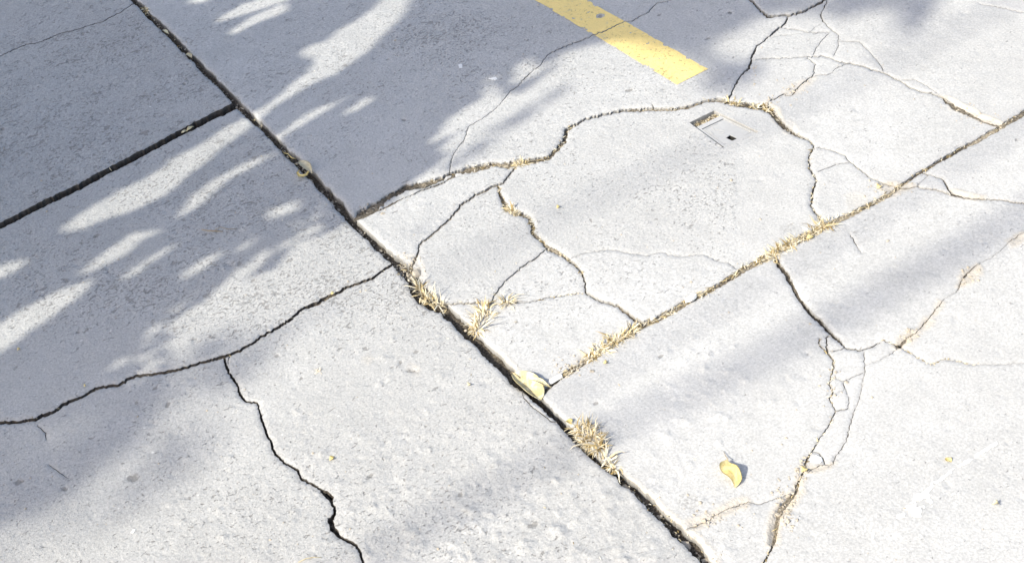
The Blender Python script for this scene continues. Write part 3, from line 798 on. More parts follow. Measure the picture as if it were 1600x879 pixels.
# ------------------------------------------------------------------ slab pieces
pavement = props(empty("pavement"), "worn pale grey concrete pavement of cracked slabs with open joints", None, None, "structure")
slab_names = {}
j1a, j1b = G(210, 1), G(1106, 879)
j2a, j2b = G(372, 163), G(0, 351)
j3a, j3b = G(848, 608), G(1597, 177)


def side(p, a, b):
    return (b[0] - a[0]) * (p[1] - a[1]) - (b[1] - a[1]) * (p[0] - a[0])


def slab_of(p):
    left = side(p, j1a, j1b) * side(G(100, 500), j1a, j1b) > 0
    if left:
        return 'A' if side(p, j2a, j2b) * side(G(100, 100), j2a, j2b) > 0 else 'B'
    return 'C' if side(p, j3a, j3b) * side(G(1000, 300), j3a, j3b) > 0 else 'D'


slabs = {}
for s, lab in (('A', 'shaded slab in the upper left corner, cut by one hairline crack'), ('B', 'left slab with a long crack across and a second crack running down'),
               ('C', 'slab with the yellow line and the small square cover'), ('D', 'slab on the right below the straw filled joint')):
    slabs[s] = props(empty("concrete_slab", (0, 0, 0), pavement), lab)
TONE = {'A': 0.96, 'B': 1.0, 'C': 1.08, 'D': 1.115}  # slab colours differ; the right ones are lightened to stand in for brighter light
OFFS = {'A': 0.0025, 'B': 0.0, 'C': 0.001, 'D': -0.0005}

areas = {}
for t in keep.tolist():
    areas[comp[t]] = areas.get(comp[t], 0) + ar[t]
TOPZ = Z.copy()
line_tris = []
line_in = inpoly(cen, line_poly)
wall_h = 0.05
comp_order = sorted(areas, key=lambda c: -areas[c])
tri_by_comp = {}
for t in keep.tolist():
    tri_by_comp.setdefault(comp[t], []).append(t)
n_frag = 0
for c in comp_order:
    if areas[c] < 0.00018: continue
    tl = np.array(tri_by_comp[c])
    tri = T[tl]
    # counter-clockwise
    cr = np.cross(V2[tri[:, 1]] - V2[tri[:, 0]], V2[tri[:, 2]] - V2[tri[:, 0]])
    tri[cr < 0] = tri[cr < 0][:, ::-1]
    ids, inv = np.unique(tri, return_inverse=True)
    inv = inv.reshape(tri.shape)
    ctr = (cen[tl] * ar[tl][:, None]).sum(0) / ar[tl].sum()
    big = areas[c] > 0.25
    sl = slab_of(ctr)
    off = OFFS[sl] + (0 if areas[c] > 0.8 else float(RNG.uniform(-0.0016, 0.0012)))
    tilt = (0, 0) if big else RNG.uniform(-0.006, 0.006, 2)
    z = Z[ids] + off + (V2[ids] - ctr) @ np.array(tilt)
    TOPZ[ids] = z
    e = np.vstack([inv[:, [0, 1]], inv[:, [1, 2]], inv[:, [2, 0]]])
    kk = np.minimum(e[:, 0], e[:, 1]) * (len(ids) + 1) + np.maximum(e[:, 0], e[:, 1])
    _, first, cnt = np.unique(kk, return_index=True, return_counts=True)
    be = e[first[cnt == 1]]
    nt = len(ids)
    bv, binv = np.unique(be, return_inverse=True)
    binv = binv.reshape(be.shape)
    top = np.column_stack([V2[ids], z])
    rim = top[bv].copy()
    mid_ = rim.copy()
    mid_[:, 2] -= 0.012
    mid_[:, :2] += RNG.normal(0, 0.0006, (len(bv), 2))
    bot = rim.copy()
    bot[:, 2] = -wall_h
    vv = np.vstack([top, rim, mid_, bot])
    nb = len(bv)
    faces = [tuple(f) for f in inv.tolist()]
    for a, b in binv.tolist():
        faces.append((nt + a, nt + nb + a, nt + nb + b, nt + b))
        faces.append((nt + nb + a, nt + 2 * nb + a, nt + 2 * nb + b, nt + nb + b))
    smooth = [True] * len(inv) + [False] * (2 * len(be))
    zero = np.zeros(nb)
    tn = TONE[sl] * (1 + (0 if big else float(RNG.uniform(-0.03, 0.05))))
    attrs = {"wear": np.r_[WEAR[ids], zero, zero, zero],
             "sand": np.r_[SAND[ids], SAND[ids][bv] * 0.8, zero, zero],
             "stain": np.r_[STAIN[ids], zero, zero, zero],
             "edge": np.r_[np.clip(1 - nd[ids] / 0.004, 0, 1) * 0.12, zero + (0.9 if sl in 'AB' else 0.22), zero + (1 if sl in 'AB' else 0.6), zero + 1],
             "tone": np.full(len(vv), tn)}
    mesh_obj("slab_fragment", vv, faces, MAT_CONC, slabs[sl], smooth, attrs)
    n_frag += 1
    ll = tl[line_in[tl]]
    if len(ll): line_tris.append(T[ll])

# paint lies on the slab: same surface, 1 mm higher, with the chips the photograph shows
lt = np.vstack(line_tris)
lc = V2[lt].mean(axis=1)
chip = np.zeros(len(lt), bool)
for x, y, rx in [(938, 26, .011), (896, 30, .004), (915, 48, .004), (1012, 70, .004), (985, 53, .004), (920, 20, .003)]:
    c = G(x, y)
    chip |= np.hypot(lc[:, 0] - c[0], lc[:, 1] - c[1]) < rx * (1 + 0.3 * fbm(lc[:, 0], lc[:, 1], 0.01, 2, 90))
ed = np.minimum(np.abs(lc[:, 0] - (e0[0] - 0.004 * (lc[:, 1] - e0[1]))), np.abs(lc[:, 0] - (e0[0] + 0.102 - 0.004 * (lc[:, 1] - e0[1]))))
chip |= fbm(lc[:, 0], lc[:, 1], 0.022, 3, 91) > 0.16 + np.clip(ed / 0.008, 0, 1) * 0.5
lt = lt[~chip]
cr = np.cross(V2[lt[:, 1]] - V2[lt[:, 0]], V2[lt[:, 2]] - V2[lt[:, 0]])
lt[cr < 0] = lt[cr < 0][:, ::-1]
ids, inv = np.unique(lt, return_inverse=True)
inv = inv.reshape(lt.shape)
yl = mesh_obj("painted_line", np.column_stack([V2[ids], TOPZ[ids] + 0.0010]), inv.tolist(), MAT_PAINT)
props(yl, "faded yellow painted line ending on the concrete, crossed by a thin crack", "road marking")

# height of the finished surface anywhere
fkd = kdtree.KDTree(len(V2))
for i, (x, y) in enumerate(V2.tolist()):
    fkd.insert((x, y, 0), i)
fkd.balance()


def gz(x, y):
    return float(TOPZ[fkd.find((x, y, 0))[1]])


def GP(x, y, dz=0.0):
    g = G(x, y)
    return Vector((g[0], g[1], gz(g[0], g[1]) + dz))


# soil packed in the gaps
sv, sf, sl_ = [], [], []
for bi, (L, R, lev, lit) in enumerate(bands):
    n, m = len(L), 7
    c = (L + R) / 2
    u = (L - R)
    w = np.linalg.norm(u, axis=1)
    u = u / (w[:, None] + 1e-9)
    i0 = len(sv)
    for j in range(m):
        t = (j / (m - 1) - 0.5)
        q = c + u * ((w + 0.003) * t)[:, None]
        zz = lev + 0.006 * fbm(q[:, 0], q[:, 1], 0.06, 2, 200) + 0.004 * fbm(q[:, 0], q[:, 1], 0.012, 2, 201) + 0.004 * abs(t)
        zz = np.minimum(zz, -0.0052)
        li = lit * np.clip(0.75 + 0.9 * fbm(q[:, 0], q[:, 1], 0.09, 2, 202), 0, 1.1)
        sv.extend(zip(q[:, 0], q[:, 1], zz))
        sl_.extend(li)
    for j in range(m - 1):
        for i in range(n - 1):
            a = i0 + j * n + i
            sf.append((a, a + n, a + n + 1, a + 1))
soil = mesh_obj("joint_soil", sv, sf, MAT_SOIL, None, True, {"sand": np.array(sl_)})
props(soil, "dark crumbly soil packed into the joints and cracks", "soil", None, "stuff")

# ground under and around the slabs, out to the horizon
gr = [(-300, -300), (300, -300), (300, 300), (-300, 300)]
bx = [(BOX[0], BOX[2]), (BOX[1], BOX[2]), (BOX[1], BOX[3]), (BOX[0], BOX[3])]
gv = [(x, y, 0.0) for x, y in gr] + [(x, y, 0.0) for x, y in bx] + [(x, y, -0.06) for x, y in bx]
gf = [(i, (i + 1) % 4, 4 + (i + 1) % 4, 4 + i) for i in range(4)] + [(8, 9, 10, 11)] + [(4 + i, 4 + (i + 1) % 4, 8 + (i + 1) % 4, 8 + i) for i in range(4)]
ground = mesh_obj("ground", gv, gf, MAT_CONC, None, False, {"wear": np.full(12, 0.7), "tone": np.ones(12), "sand": np.zeros(12), "stain": np.zeros(12), "edge": np.r_[np.zeros(8), np.ones(4)]})
props(ground, "concrete ground around the cracked slabs", None, None, "structure")


# ------------------------------------------------------------------ dry grass
def tint():
    k = RNG.random()
    a, b = np.array([0.60, 0.47, 0.23]), np.array([0.90, 0.84, 0.70])
    if RNG.random() < 0.16: return np.array([0.34, 0.25, 0.11]) * RNG.uniform(0.8, 1.2)
    return (a + (b - a) * k) * RNG.uniform(0.9, 1.08)


class Blades:
    def __init__(self):
        self.v, self.f, self.c = [], [], []

    def blade(self, p, d, length, width, droop, segs=4, col=None):
        """a folded tapering blade from p along d, bending down"""
        p, d = np.array(p, float), np.array(d, float)
        d /= np.linalg.norm(d)
        col = tint() if col is None else col
        sidev = np.cross(d, (0, 0, 1.0)) + RNG.normal(0, 0.25, 3)
        sidev /= np.linalg.norm(sidev) + 1e-9
        i0 = len(self.v)
        q = p.copy()
        for s in range(segs + 1):
            t = s / segs
            w = width * (1 - t ** 1.6) * (0.65 + 0.9 * t * (1 - t) * 2) + 0.0002
            up = np.cross(sidev, d)
            self.v += [q - sidev * w / 2, q + up * w * 0.22, q + sidev * w / 2]
            self.c += [col * (0.85 + 0.3 * t)] * 3
            if s:
                a = i0 + (s - 1) * 3
                self.f += [(a, a + 1, a + 4, a + 3), (a + 1, a + 2, a + 5, a + 4)]
            d = d + np.array([0, 0, -droop / segs]) + RNG.normal(0, 0.17, 3)
            d /= np.linalg.norm(d)
            q = q + d * length / segs

    def build(self, name, parent=None):
        return mesh_obj(name, self.v, self.f, MAT_STRAW, parent, True, {"tint": np.array(self.c)})


def tuft(spots, n, length, label, lean=(0, 0), flat=0.5, width=0.0038, name="dry_grass_tuft"):
    """spots: pixel points along the crack with a spread in pixels"""
    b = Blades()
    for i in range(int(n * 1.3)):
        x, y, s = spots[RNG.integers(len(spots))]
        a, r = RNG.uniform(0, 2 * math.pi), s * math.sqrt(RNG.random())
        g = G(x + r * math.cos(a), y + r * 0.7 * math.sin(a))
        cx = G(x, y)
        out = (g - cx)
        az = math.atan2(out[1], out[0]) + RNG.normal(0, 0.9)
        el = math.radians(float(np.clip(RNG.normal(62 - 45 * flat, 22), 3, 88)))
        d = np.array([math.cos(az) * math.cos(el) + lean[0], math.sin(az) * math.cos(el) + lean[1], math.sin(el)])
        zz = gz(*g)
        b.blade((g[0], g[1], min(zz, 0.0) - 0.003), d, length * (RNG.uniform(0.35, 1.05) if RNG.random() < 0.88 else RNG.uniform(1.1, 1.6)), width * RNG.uniform(0.6, 1.3), RNG.uniform(0.3, 1.3))
    o = b.build(name)
    props(o, label, "grass tuft", "dry grass tufts growing from the joints")
    return o


tuft([(655, 448, 5), (663, 458, 7), (672, 468, 8), (684, 472, 7)], 60, 0.030, "low straw coloured tuft lining the widest part of the long joint", (-0.05, 0.05), 0.3)
tuft([(755, 482, 8), (757, 492, 10), (750, 502, 9), (745, 512, 6)], 200, 0.027, "bushy pale dry tuft beside the long joint, above and right of it", (0, 0), 0.55)
tuft([(787, 470, 6), (794, 472, 5)], 45, 0.034, "small spiky dry tuft on the thin crack, right of the bushy pale tuft", (0.05, 0), 0.5)
tuft([(925, 555, 7), (938, 546, 10), (950, 538, 12), (962, 530, 12), (975, 523, 9), (985, 516, 6)], 330, 0.023, "long low mat of dry grass along the cross joint near the big curled leaf", (0, 0), 0.75)
tuft([(910, 668, 11), (917, 677, 15), (924, 683, 15), (930, 688, 11), (937, 698, 6)], 340, 0.028, "largest round dry tuft in the long joint, just below the big curled leaf", (0, 0), 0.6)
tuft([(946, 716, 5), (955, 724, 5), (962, 728, 4)], 60, 0.026, "thin dry sprig at the lower end of the largest round tuft", (0.1, 0), 0.5)
tuft([(1208, 398, 8), (1220, 390, 8), (1232, 380, 7), (1246, 372, 6)], 150, 0.024, "dry golden grass where the wide dark crack leaves the straw filled joint", (0, 0), 0.75)
tuft([(1272, 360, 6), (1283, 352, 7), (1290, 348, 5)], 90, 0.026, "spiky dry tuft where the winding crack meets the straw filled joint", (0, 0), 0.55)
tuft([(796, 326, 6), (804, 330, 6)], 70, 0.018, "short dry tuft at the top bend of the crack in the middle slab", (0, 0), 0.7)
tuft([(808, 257, 8), (818, 254, 7)], 70, 0.018, "dry grass clump in the upper crack above the middle slab", (0, 0), 0.8)
tuft([(1140, 158, 6), (1150, 161, 6)], 55, 0.020, "dry sprig lying in the crack just above the small square cover", (0.1, 0), 0.85)
tuft([(1180, 165, 6), (1196, 163, 6), (1203, 170, 5)], 60, 0.018, "dry sprig in the crack above and right of the small square cover", (0, 0), 0.85)
tuft([(226, 13, 3), (229, 17, 3)], 35, 0.014, "tiny dry clump in the long joint at the top edge", (0, 0), 0.7)

lb = Blades()
for x_, y_, az_, el_, ln_, w_ in [(660, 462, 1.75, 62, .050, .0034), (657, 448, 1.2, 50, .034, .0026), (681, 470, 0.9, 66, .044, .0030), (684, 471, 1.4, 58, .040, .0024), (688, 473, 0.5, 60, .036, .0022), (676, 468, 2.3, 70, .048, .0030), (690, 476, 0.2, 50, .026, .0020)]:
    e_ = math.radians(el_)
    lb.blade(GP(x_, y_, -0.004), (math.cos(az_) * math.cos(e_), math.sin(az_) * math.cos(e_), math.sin(e_)), ln_, w_, 0.35, 5, np.array([0.84, 0.76, 0.56]))
props(lb.build("grass_blades"), "few long upright straw blades casting thin shadows at the joint's widest part", "grass blades")

# loose straw and crumbs lying in the gaps
lit = Blades()


def litter(bi, n, px0, px1, ln, spread=1.0):
    L, R = bands[bi][0], bands[bi][1]
    c = (L + R) / 2
    p = g2px(c)
    ok = np.nonzero((p[:, 0] >= px0) & (p[:, 0] <= px1) & (p[:, 1] > -20) & (p[:, 1] < 900))[0]
    if not len(ok): return
    for _ in range(n):
        i = ok[RNG.integers(len(ok))]
        w = np.linalg.norm(L[i] - R[i])
        q = c[i] + (L[i] - R[i]) * RNG.uniform(-0.55, 0.55) * spread
        tt = c[min(i + 1, len(c) - 1)] - c[max(i - 1, 0)]
        az = math.atan2(tt[1], tt[0]) + RNG.normal(0, 0.7) + (math.pi if RNG.random() < 0.5 else 0)
        ll = ln * RNG.uniform(0.4, 1.2)
        inside = abs(RNG.normal()) < 1.2 and w > 0.006
        z = max(bands[bi][2], -0.016) + RNG.uniform(0.001, 0.007) if inside else gz(*q) + 0.0012
        lit.blade((q[0], q[1], z), (math.cos(az), math.sin(az), RNG.uniform(-0.05, 0.35)), ll, 0.0022 * RNG.uniform(0.6, 1.4), 0.3, 2)


litter(2, 520, 870, 1420, 0.014)
litter(2, 120, 1180, 1300, 0.016, 1.3)
litter(2, 60, 1420, 1600, 0.010)
litter(3, 120, 740, 900, 0.011)
litter(3, 130, 1000, 1290, 0.011)
litter(3, 6, 560, 720, 0.008)
litter(19, 130, 770, 910, 0.010)
litter(20, 30, 690, 920, 0.007)
litter(0, 70, 205, 300, 0.008)
litter(0, 40, 370, 480, 0.010)
litter(0, 40, 620, 700, 0.012)
litter(0, 60, 930, 1110, 0.006)
litter(24, 20, 0, 620, 0.006)
litter(32, 60, 1190, 1310, 0.010)
litter(39, 40, 1350, 1530, 0.008)
for _ in range(46):                                      # crumbs blown over the slabs
    i = RNG.integers(len(JOINT_LONG))
    x_, y_ = JOINT_LONG[i][0] + RNG.normal(0, 110), JOINT_LONG[i][1] + RNG.normal(0, 90)
    if -20 < x_ < 1620 and -20 < y_ < 900:
        a_ = RNG.uniform(0, 6.28)
        p_ = GP(x_, y_, 0.0015)
        lit.blade(p_, (math.cos(a_), math.sin(a_), 0.05), RNG.uniform(0.002, 0.008), 0.0018, 0.1, 2)
so = lit.build("straw_litter")
props(so, "bits of dry straw lying loose in the joints and cracks", "straw", None, "stuff")


def rock(center, r, squash=0.6, seed=0, stretch=1.0, az=0.0):
    """an uneven little stone: 20 faces pushed about"""
    ph = (1 + 5 ** 0.5) / 2
    b = np.array([(-1, ph, 0), (1, ph, 0), (-1, -ph, 0), (1, -ph, 0), (0, -1, ph), (0, 1, ph), (0, -1, -ph), (0, 1, -ph), (ph, 0, -1), (ph, 0, 1), (-ph, 0, -1), (-ph, 0, 1)], float)
    b /= np.linalg.norm(b[0])
    rg = np.random.default_rng(seed)
    b *= rg.uniform(0.72, 1.2, (12, 1))
    b *= np.array([r * stretch, r, r * squash])
    ca, sa = math.cos(az), math.sin(az)
    b[:, :2] = np.column_stack([b[:, 0] * ca - b[:, 1] * sa, b[:, 0] * sa + b[:, 1] * ca])
    f = [(0, 11, 5), (0, 5, 1), (0, 1, 7), (0, 7, 10), (0, 10, 11), (1, 5, 9), (5, 11, 4), (11, 10, 2), (10, 7, 6), (7, 1, 8), (3, 9, 4), (3, 4, 2), (3, 2, 6), (3, 6, 8), (3, 8, 9), (4, 9, 5), (2, 4, 11), (6, 2, 10), (8, 6, 7), (9, 8, 1)]
    return b + np.array(center), f


gv_, gf_ = [], []


def grit(x, y, r, dz=None):
    g = G(x, y)
    z = (gz(*g) if dz is None else dz)
    v, f = rock((g[0], g[1], z + r * 0.2), r, 0.7, int(RNG.integers(1e6)), RNG.uniform(1, 1.5), RNG.uniform(0, 3))
    i0 = len(gv_)
    gv_.extend(map(tuple, v))
    gf_.extend(tuple(i0 + k for k in t) for t in f)


for _ in range(260):                                     # crumbs in the lower and upper long joint
    t = RNG.random()
    p, _s = np.array(JOINT_LONG)[:, :2], None
    i = RNG.integers(len(p) - 1)
    q = p[i] + (p[i + 1] - p[i]) * t + RNG.normal(0, 2.6, 2)
    if 440 < q[1] < 690: continue
    grit(q[0], q[1], RNG.gamma(2.0, 0.0008) + 0.0008, -0.020 + RNG.uniform(0, 0.005))
for cx, cy, sx, sy, n in [(1225, 790, 9, 22, 110), (1255, 735, 7, 9, 40), (1420, 524, 9, 8, 30), (1525, 178, 22, 9, 40), (640, 415, 9, 10, 60), (1240, 140, 18, 10, 40), (1395, 293, 18, 6, 40), (1205, 160, 8, 8, 25),
                         (895, 572, 16, 10, 40), (1110, 805, 25, 10, 40), (1515, 430, 10, 8, 20), (1180, 115, 6, 20, 14), (580, 328, 14, 5, 16), (1300, 600, 10, 28, 30)]:
    for _ in range(n):
        grit(RNG.normal(cx, sx), RNG.normal(cy, sy), RNG.gamma(2.0, 0.0006) + 0.0006)
for _ in range(230):                                     # specks over the slabs
    grit(RNG.uniform(0, 1600), RNG.uniform(0, 879), RNG.gamma(2.0, 0.0004) + 0.0006)
go = mesh_obj("grit", gv_, gf_, MAT_STONE, None, False)
props(go, "sandy grit and crumbs scattered over slabs and cracks", "grit", None, "stuff")


# ------------------------------------------------------------------ the small square cover
def box_mesh(poly, z0, z1):
    n = len(poly)
    v = [(x, y, z1) for x, y in poly] + [(x, y, z0) for x, y in poly]
    f = [tuple(range(n)), tuple(range(2 * n - 1, n - 1, -1))] + [(i, i + n, (i + 1) % n + n, (i + 1) % n) for i in range(n)]
    return v, f


def ccw(p):
    p = np.asarray(p)
    a = np.sum(p[:, 0] * np.roll(p[:, 1], -1) - np.roll(p[:, 0], -1) * p[:, 1])
    return p if a > 0 else p[::-1]


cz = gz(*cover_g.mean(0))
cover = props(empty("access_cover", (0, 0, 0)), "small square pale cover with a dark finger slot, sunk in the slab", "cover")
A_, B_, C_, D_ = cover_g                      # left, far, right, near


def cov(u, v):                                # u from the left-far edge to the near-right, v along it
    p0 = A_ + (D_ - A_) * u
    p1 = B_ + (C_ - B_) * u
    return p0 + (p1 - p0) * v


# rim of four bars round the hole; open on the far-left side where straw lies in the slot
ou0, ou1, ov0, ov1 = 0.16, 0.965, 0.065, 0.965
iu0, iu1, iv0, iv1 = 0.26, 0.90, 0.13, 0.93
out_ = [cov(ou0, ov0), cov(ou0, ov1), cov(ou1, ov1), cov(ou1, ov0)]
in_ = [cov(iu0, iv0), cov(iu0, iv1), cov(iu1, iv1), cov(iu1, iv0)]
zt, zb = cz - 0.0048, -0.05
rv = [(*p, zt) for p in out_] + [(*p, zt) for p in in_] + [(*p, zb) for p in out_] + [(*p, zb) for p in in_]
rf = []
for i in range(4):
    j = (i + 1) % 4
    rf += [(i, j, 4 + j, 4 + i), (i, 8 + i, 8 + j, j), (4 + i, 4 + j, 12 + j, 12 + i)]
mesh_obj("rim", rv, rf, MAT_COVER, cover, False)
# lid with a real slot through it
slot_c = G(1143, 213)
lid_o = [cov(iu0 + .02, iv0 + .018), cov(iu0 + .02, iv1 - .018), cov(iu1 - .02, iv1 - .018), cov(iu1 - .02, iv0 + .018)]
sd = (G(1147.5, 215.2) - G(1138.5, 211.2)) / 2
sn_ = np.array([-sd[1], sd[0]]) / np.linalg.norm(sd) * 0.0075
sd = sd * 1.25
slot = [slot_c - sd - sn_, slot_c - sd + sn_, slot_c + sd + sn_, slot_c + sd - sn_]
lid_o, slot = ccw(lid_o), ccw(slot)
dv, de = [Vector(p) for p in lid_o] + [Vector(p) for p in slot], [(0, 1), (1, 2), (2, 3), (3, 0), (4, 5), (5, 6), (6, 7), (7, 4)]
r_ = delaunay_2d_cdt(dv, de, [], 0, 1e-7)
lv = [(p.x, p.y, zt - 0.0012) for p in r_[0]]
lf = [f for f in r_[2] if not inpoly(np.array([np.mean([[r_[0][i].x, r_[0][i].y] for i in f], axis=0)]), slot)[0]]
n0 = len(lv)
lv += [(p.x, p.y, -0.03) for p in r_[0]]
for ring_ in (range(4), range(4, 8)):
    rr = list(ring_)
    for i in range(4):
        a, b = rr[i], rr[(i + 1) % 4]
        lf.append((a, b, n0 + b, n0 + a))
mesh_obj("lid", lv, lf, MAT_COVER, cover, False)
for (u0, v0, u1, v1) in [(iu0 + .05, iv0 + .05, iu0 + .05, .62), (iu0 + .05, iv0 + .05, .68, iv0 + .05), (.42, .40, .55, .52), (.40, .24, .52, .22), (.55, .36, .60, .47), (.33, .42, .46, .34)]:
    a, b = cov(u0, v0), cov(u1, v1)
    t = (b - a) / np.linalg.norm(b - a)
    nn = np.array([-t[1], t[0]]) * 0.0009
    v, f = box_mesh(ccw([a - nn, b - nn, b + nn, a + nn]), zt - 0.004, zt - 0.0002)
    mesh_obj("raised_rib", v, f, MAT_COVER, cover, False)
sl_c = np.mean(slot, axis=0)
sq = ccw(sl_c + (np.array(slot) - sl_c) * 0.96)
mesh_obj("finger_slot", [(x, y, zt - 0.0025) for x, y in sq] + [(x, y, -0.028) for x, y in sq], [(0, 4, 5, 1), (1, 5, 6, 2), (2, 6, 7, 3), (3, 7, 4, 0), (4, 5, 6, 7)], MAT_DARK, cover, False)  # near-black lining: shade inside the slot put into its colour
v, f = box_mesh(ccw([cov(0.0, 0.0), cov(0.0, 1.0), cov(1.0, 1.0), cov(1.0, 0.0)]), -0.056, -0.052)
mesh_obj("shaft_floor", v, f, MAT_DARK, cover, False)
cl = Blades()
for _ in range(70):
    v_ = RNG.random() ** 1.2
    p = cov(RNG.uniform(0.02, 0.15), v_)
    a = RNG.uniform(0, 6.28)
    cl.blade((p[0], p[1], cz - 0.010 + RNG.uniform(-0.002, 0.003)), (math.cos(a), math.sin(a), 0.15), 0.010 * RNG.uniform(.4, 1.2), 0.0022, 0.2, 2)
props(cl.build("straw_clump"), "strip of straw and dirt in the slot along the cover's far left side", "straw", None, "stuff")
v, f = box_mesh(ccw([cov(0.002, 0.01), cov(0.002, 0.99), cov(0.155, 0.99), cov(0.155, 0.01)]), -0.05, cz - 0.012)
mesh_obj("slot_dirt", v, f, MAT_SOIL, cover, False, {"sand": np.full(8, 0.55)})


# ------------------------------------------------------------------ fallen leaves
def leaf_mesh(name, tip0, tip1, width, cup, curl, mat, parent=None, lift=0.0, twist=0.0, asym=0.0, nu=22, nv=11, wave=0.0, seed=1, thick=0.0006, shape=0.9):
    """a leaf from tip0 to tip1 (world points), cupped across and curling along; has thickness"""
    p0, p1 = np.array(tip0), np.array(tip1)
    ax = p1 - p0
    Lg = np.linalg.norm(ax)
    ax /= Lg
    sd_ = np.cross((0, 0, 1.0), ax)
    sd_ /= np.linalg.norm(sd_)
    up = np.cross(ax, sd_)
    rg = np.random.default_rng(seed)
    ph = rg.uniform(0, 6.28, 4)
    top = []
    for i in range(nu + 1):
        u = i / nu
        w = width * (math.sin(math.pi * u) ** shape) * (1.12 - 0.25 * u) + 0.0004
        mid = p0 + ax * Lg * u + up * (curl * math.sin(math.pi * u) + lift * u)
        for j in range(nv + 1):
            v = j / nv * 2 - 1
            ang = v * cup + twist * (u - 0.5) + asym * (0.5 + 0.5 * v)
            s = math.sin(ang) / max(cup, 0.2) if cup > 0.2 else v
            h = (1 - math.cos(v * cup)) / max(cup, 0.2)
            q = mid + sd_ * (w / 2 * s) + up * (w / 2 * h + wave * math.sin(5 * u * 2 + ph[0] + v * 2) * abs(v) * w + 0.0006 * (abs(v) < 0.06) * -1)
            top.append(q)
    top = np.array(top)
    n = len(top)
    vv = np.vstack([top, top - np.array([0, 0, thick])])
    ff = []
    for i in range(nu):
        for j in range(nv):
            a = i * (nv + 1) + j
            ff.append((a, a + nv + 1, a + nv + 2, a + 1))
            ff.append((n + a, n + a + 1, n + a + nv + 2, n + a + nv + 1))
    for i in range(nu):
        for j in (0, nv):
            a = i * (nv + 1) + j
            ff.append((a, a + nv + 1, n + a + nv + 1, n + a))
    return mesh_obj(name, vv, ff, mat, parent, True)


def tube(name, pts, radii, mat, parent=None, sides=6):
    pts = [np.array(p, float) for p in pts]
    vv, ff = [], []
    for i, p in enumerate(pts):
        t = pts[min(i + 1, len(pts) - 1)] - pts[max(i - 1, 0)]
        t /= np.linalg.norm(t) + 1e-9
        a = np.cross(t, (0.3, 0.2, 1.0))
        a /= np.linalg.norm(a) + 1e-9
        b = np.cross(t, a)
        for k in range(sides):
            an = 2 * math.pi * k / sides
            vv.append(p + (a * math.cos(an) + b * math.sin(an)) * radii[i])
    for i in range(len(pts) - 1):
        for k in range(sides):
            k2 = (k + 1) % sides
            ff.append((i * sides + k, i * sides + k2, (i + 1) * sides + k2, (i + 1) * sides + k))
    ff += [tuple(range(sides))[::-1], tuple((len(pts) - 1) * sides + k for k in range(sides))]
    return mesh_obj(name, vv, ff, mat, parent, True)


# big curled leaf wedged in the long joint
big = props(empty("curled_leaf", (0, 0, 0)), "large golden boat shaped dry leaf wedged where the two joints meet", "leaf")
pa, pb = np.array(GP(801, 586, 0.003)), np.array(GP(845, 624, -0.003))
ax_ = (pb - pa) / np.linalg.norm(pb - pa)
far = np.cross(ax_, (0, 0, 1.0))
if far[0] < 0: far = -far
vv, ff = [], []
NU, NV = 30, 16
for i in range(NU + 1):
    u = i / NU
    w = math.sin(math.pi * u ** 0.85) ** 0.7 + 0.02
    keel = pa + (pb - pa) * u + np.array([0, 0, -0.004 * math.sin(math.pi * u)])
    for j in range(NV + 1):
        v = j / NV * 2 - 1                      # -1 near rim, +1 far rim
        if v < 0:
            x, z = -0.012 * (abs(v) ** 0.55), 0.011 * abs(v) ** 1.25
        else:
            x, z = 0.027 * v, 0.012 * v ** 1.7
            x *= 1 + 0.55 * max(0.0, u - 0.55) * 2 * v
        z += 0.0016 * math.sin(9 * u + 3 * v) * abs(v) + (-0.0008 if j == NV // 2 else 0)
        vv.append(keel + far * x * w + np.array([0, 0, z * w]))
for i in range(NU):
    for j in range(NV):
        a = i * (NV + 1) + j
        ff.append((a, a + NV + 1, a + NV + 2, a + 1))
vv = np.array(vv)
n_ = len(vv)
inward = np.array([far[0], far[1], 0.5]) * 0.0005
ff += [tuple(n_ + k for k in f[::-1]) for f in ff]
for i in range(NU):
    for j in (0, NV):
        a = i * (NV + 1) + j
        ff.append((a, a + NV + 1, n_ + a + NV + 1, n_ + a))
mesh_obj("blade", np.vstack([vv, vv + inward]), ff, MAT_LEAF, big, True)
leaf_mesh("curled_side", GP(826, 595, 0.006), GP(861, 605, 0.002), 0.015, 0.8, 0.006, MAT_LEAF, big, 0.0, -0.5, -0.2, 22, 10, 0.05, 4, shape=0.8)
tube("stalk", [GP(800, 582, 0.001), GP(804, 585, 0.003), GP(812, 592, 0.003)], [0.0010, 0.0014, 0.0012], MAT_TWIG, big)
# yellow leaf lower right
yl2 = props(empty("yellow_leaf", (0, 0, 0)), "bright yellow crumpled leaf lying alone on the lower right slab", "leaf")
leaf_mesh("blade", GP(1137, 723, 0.010), GP(1148, 762, 0.002), 0.029, 0.35, 0.006, MAT_LEAF_Y, yl2, 0.0, 0.7, 0.0, 24, 12, 0.13, 8, shape=0.72)
tube("stalk", [GP(1137.5, 723, 0.010), GP(1134, 716, 0.006), GP(1131, 705, 0.002)], [0.0008, 0.0007, 0.0005], MAT_TWIG, yl2)
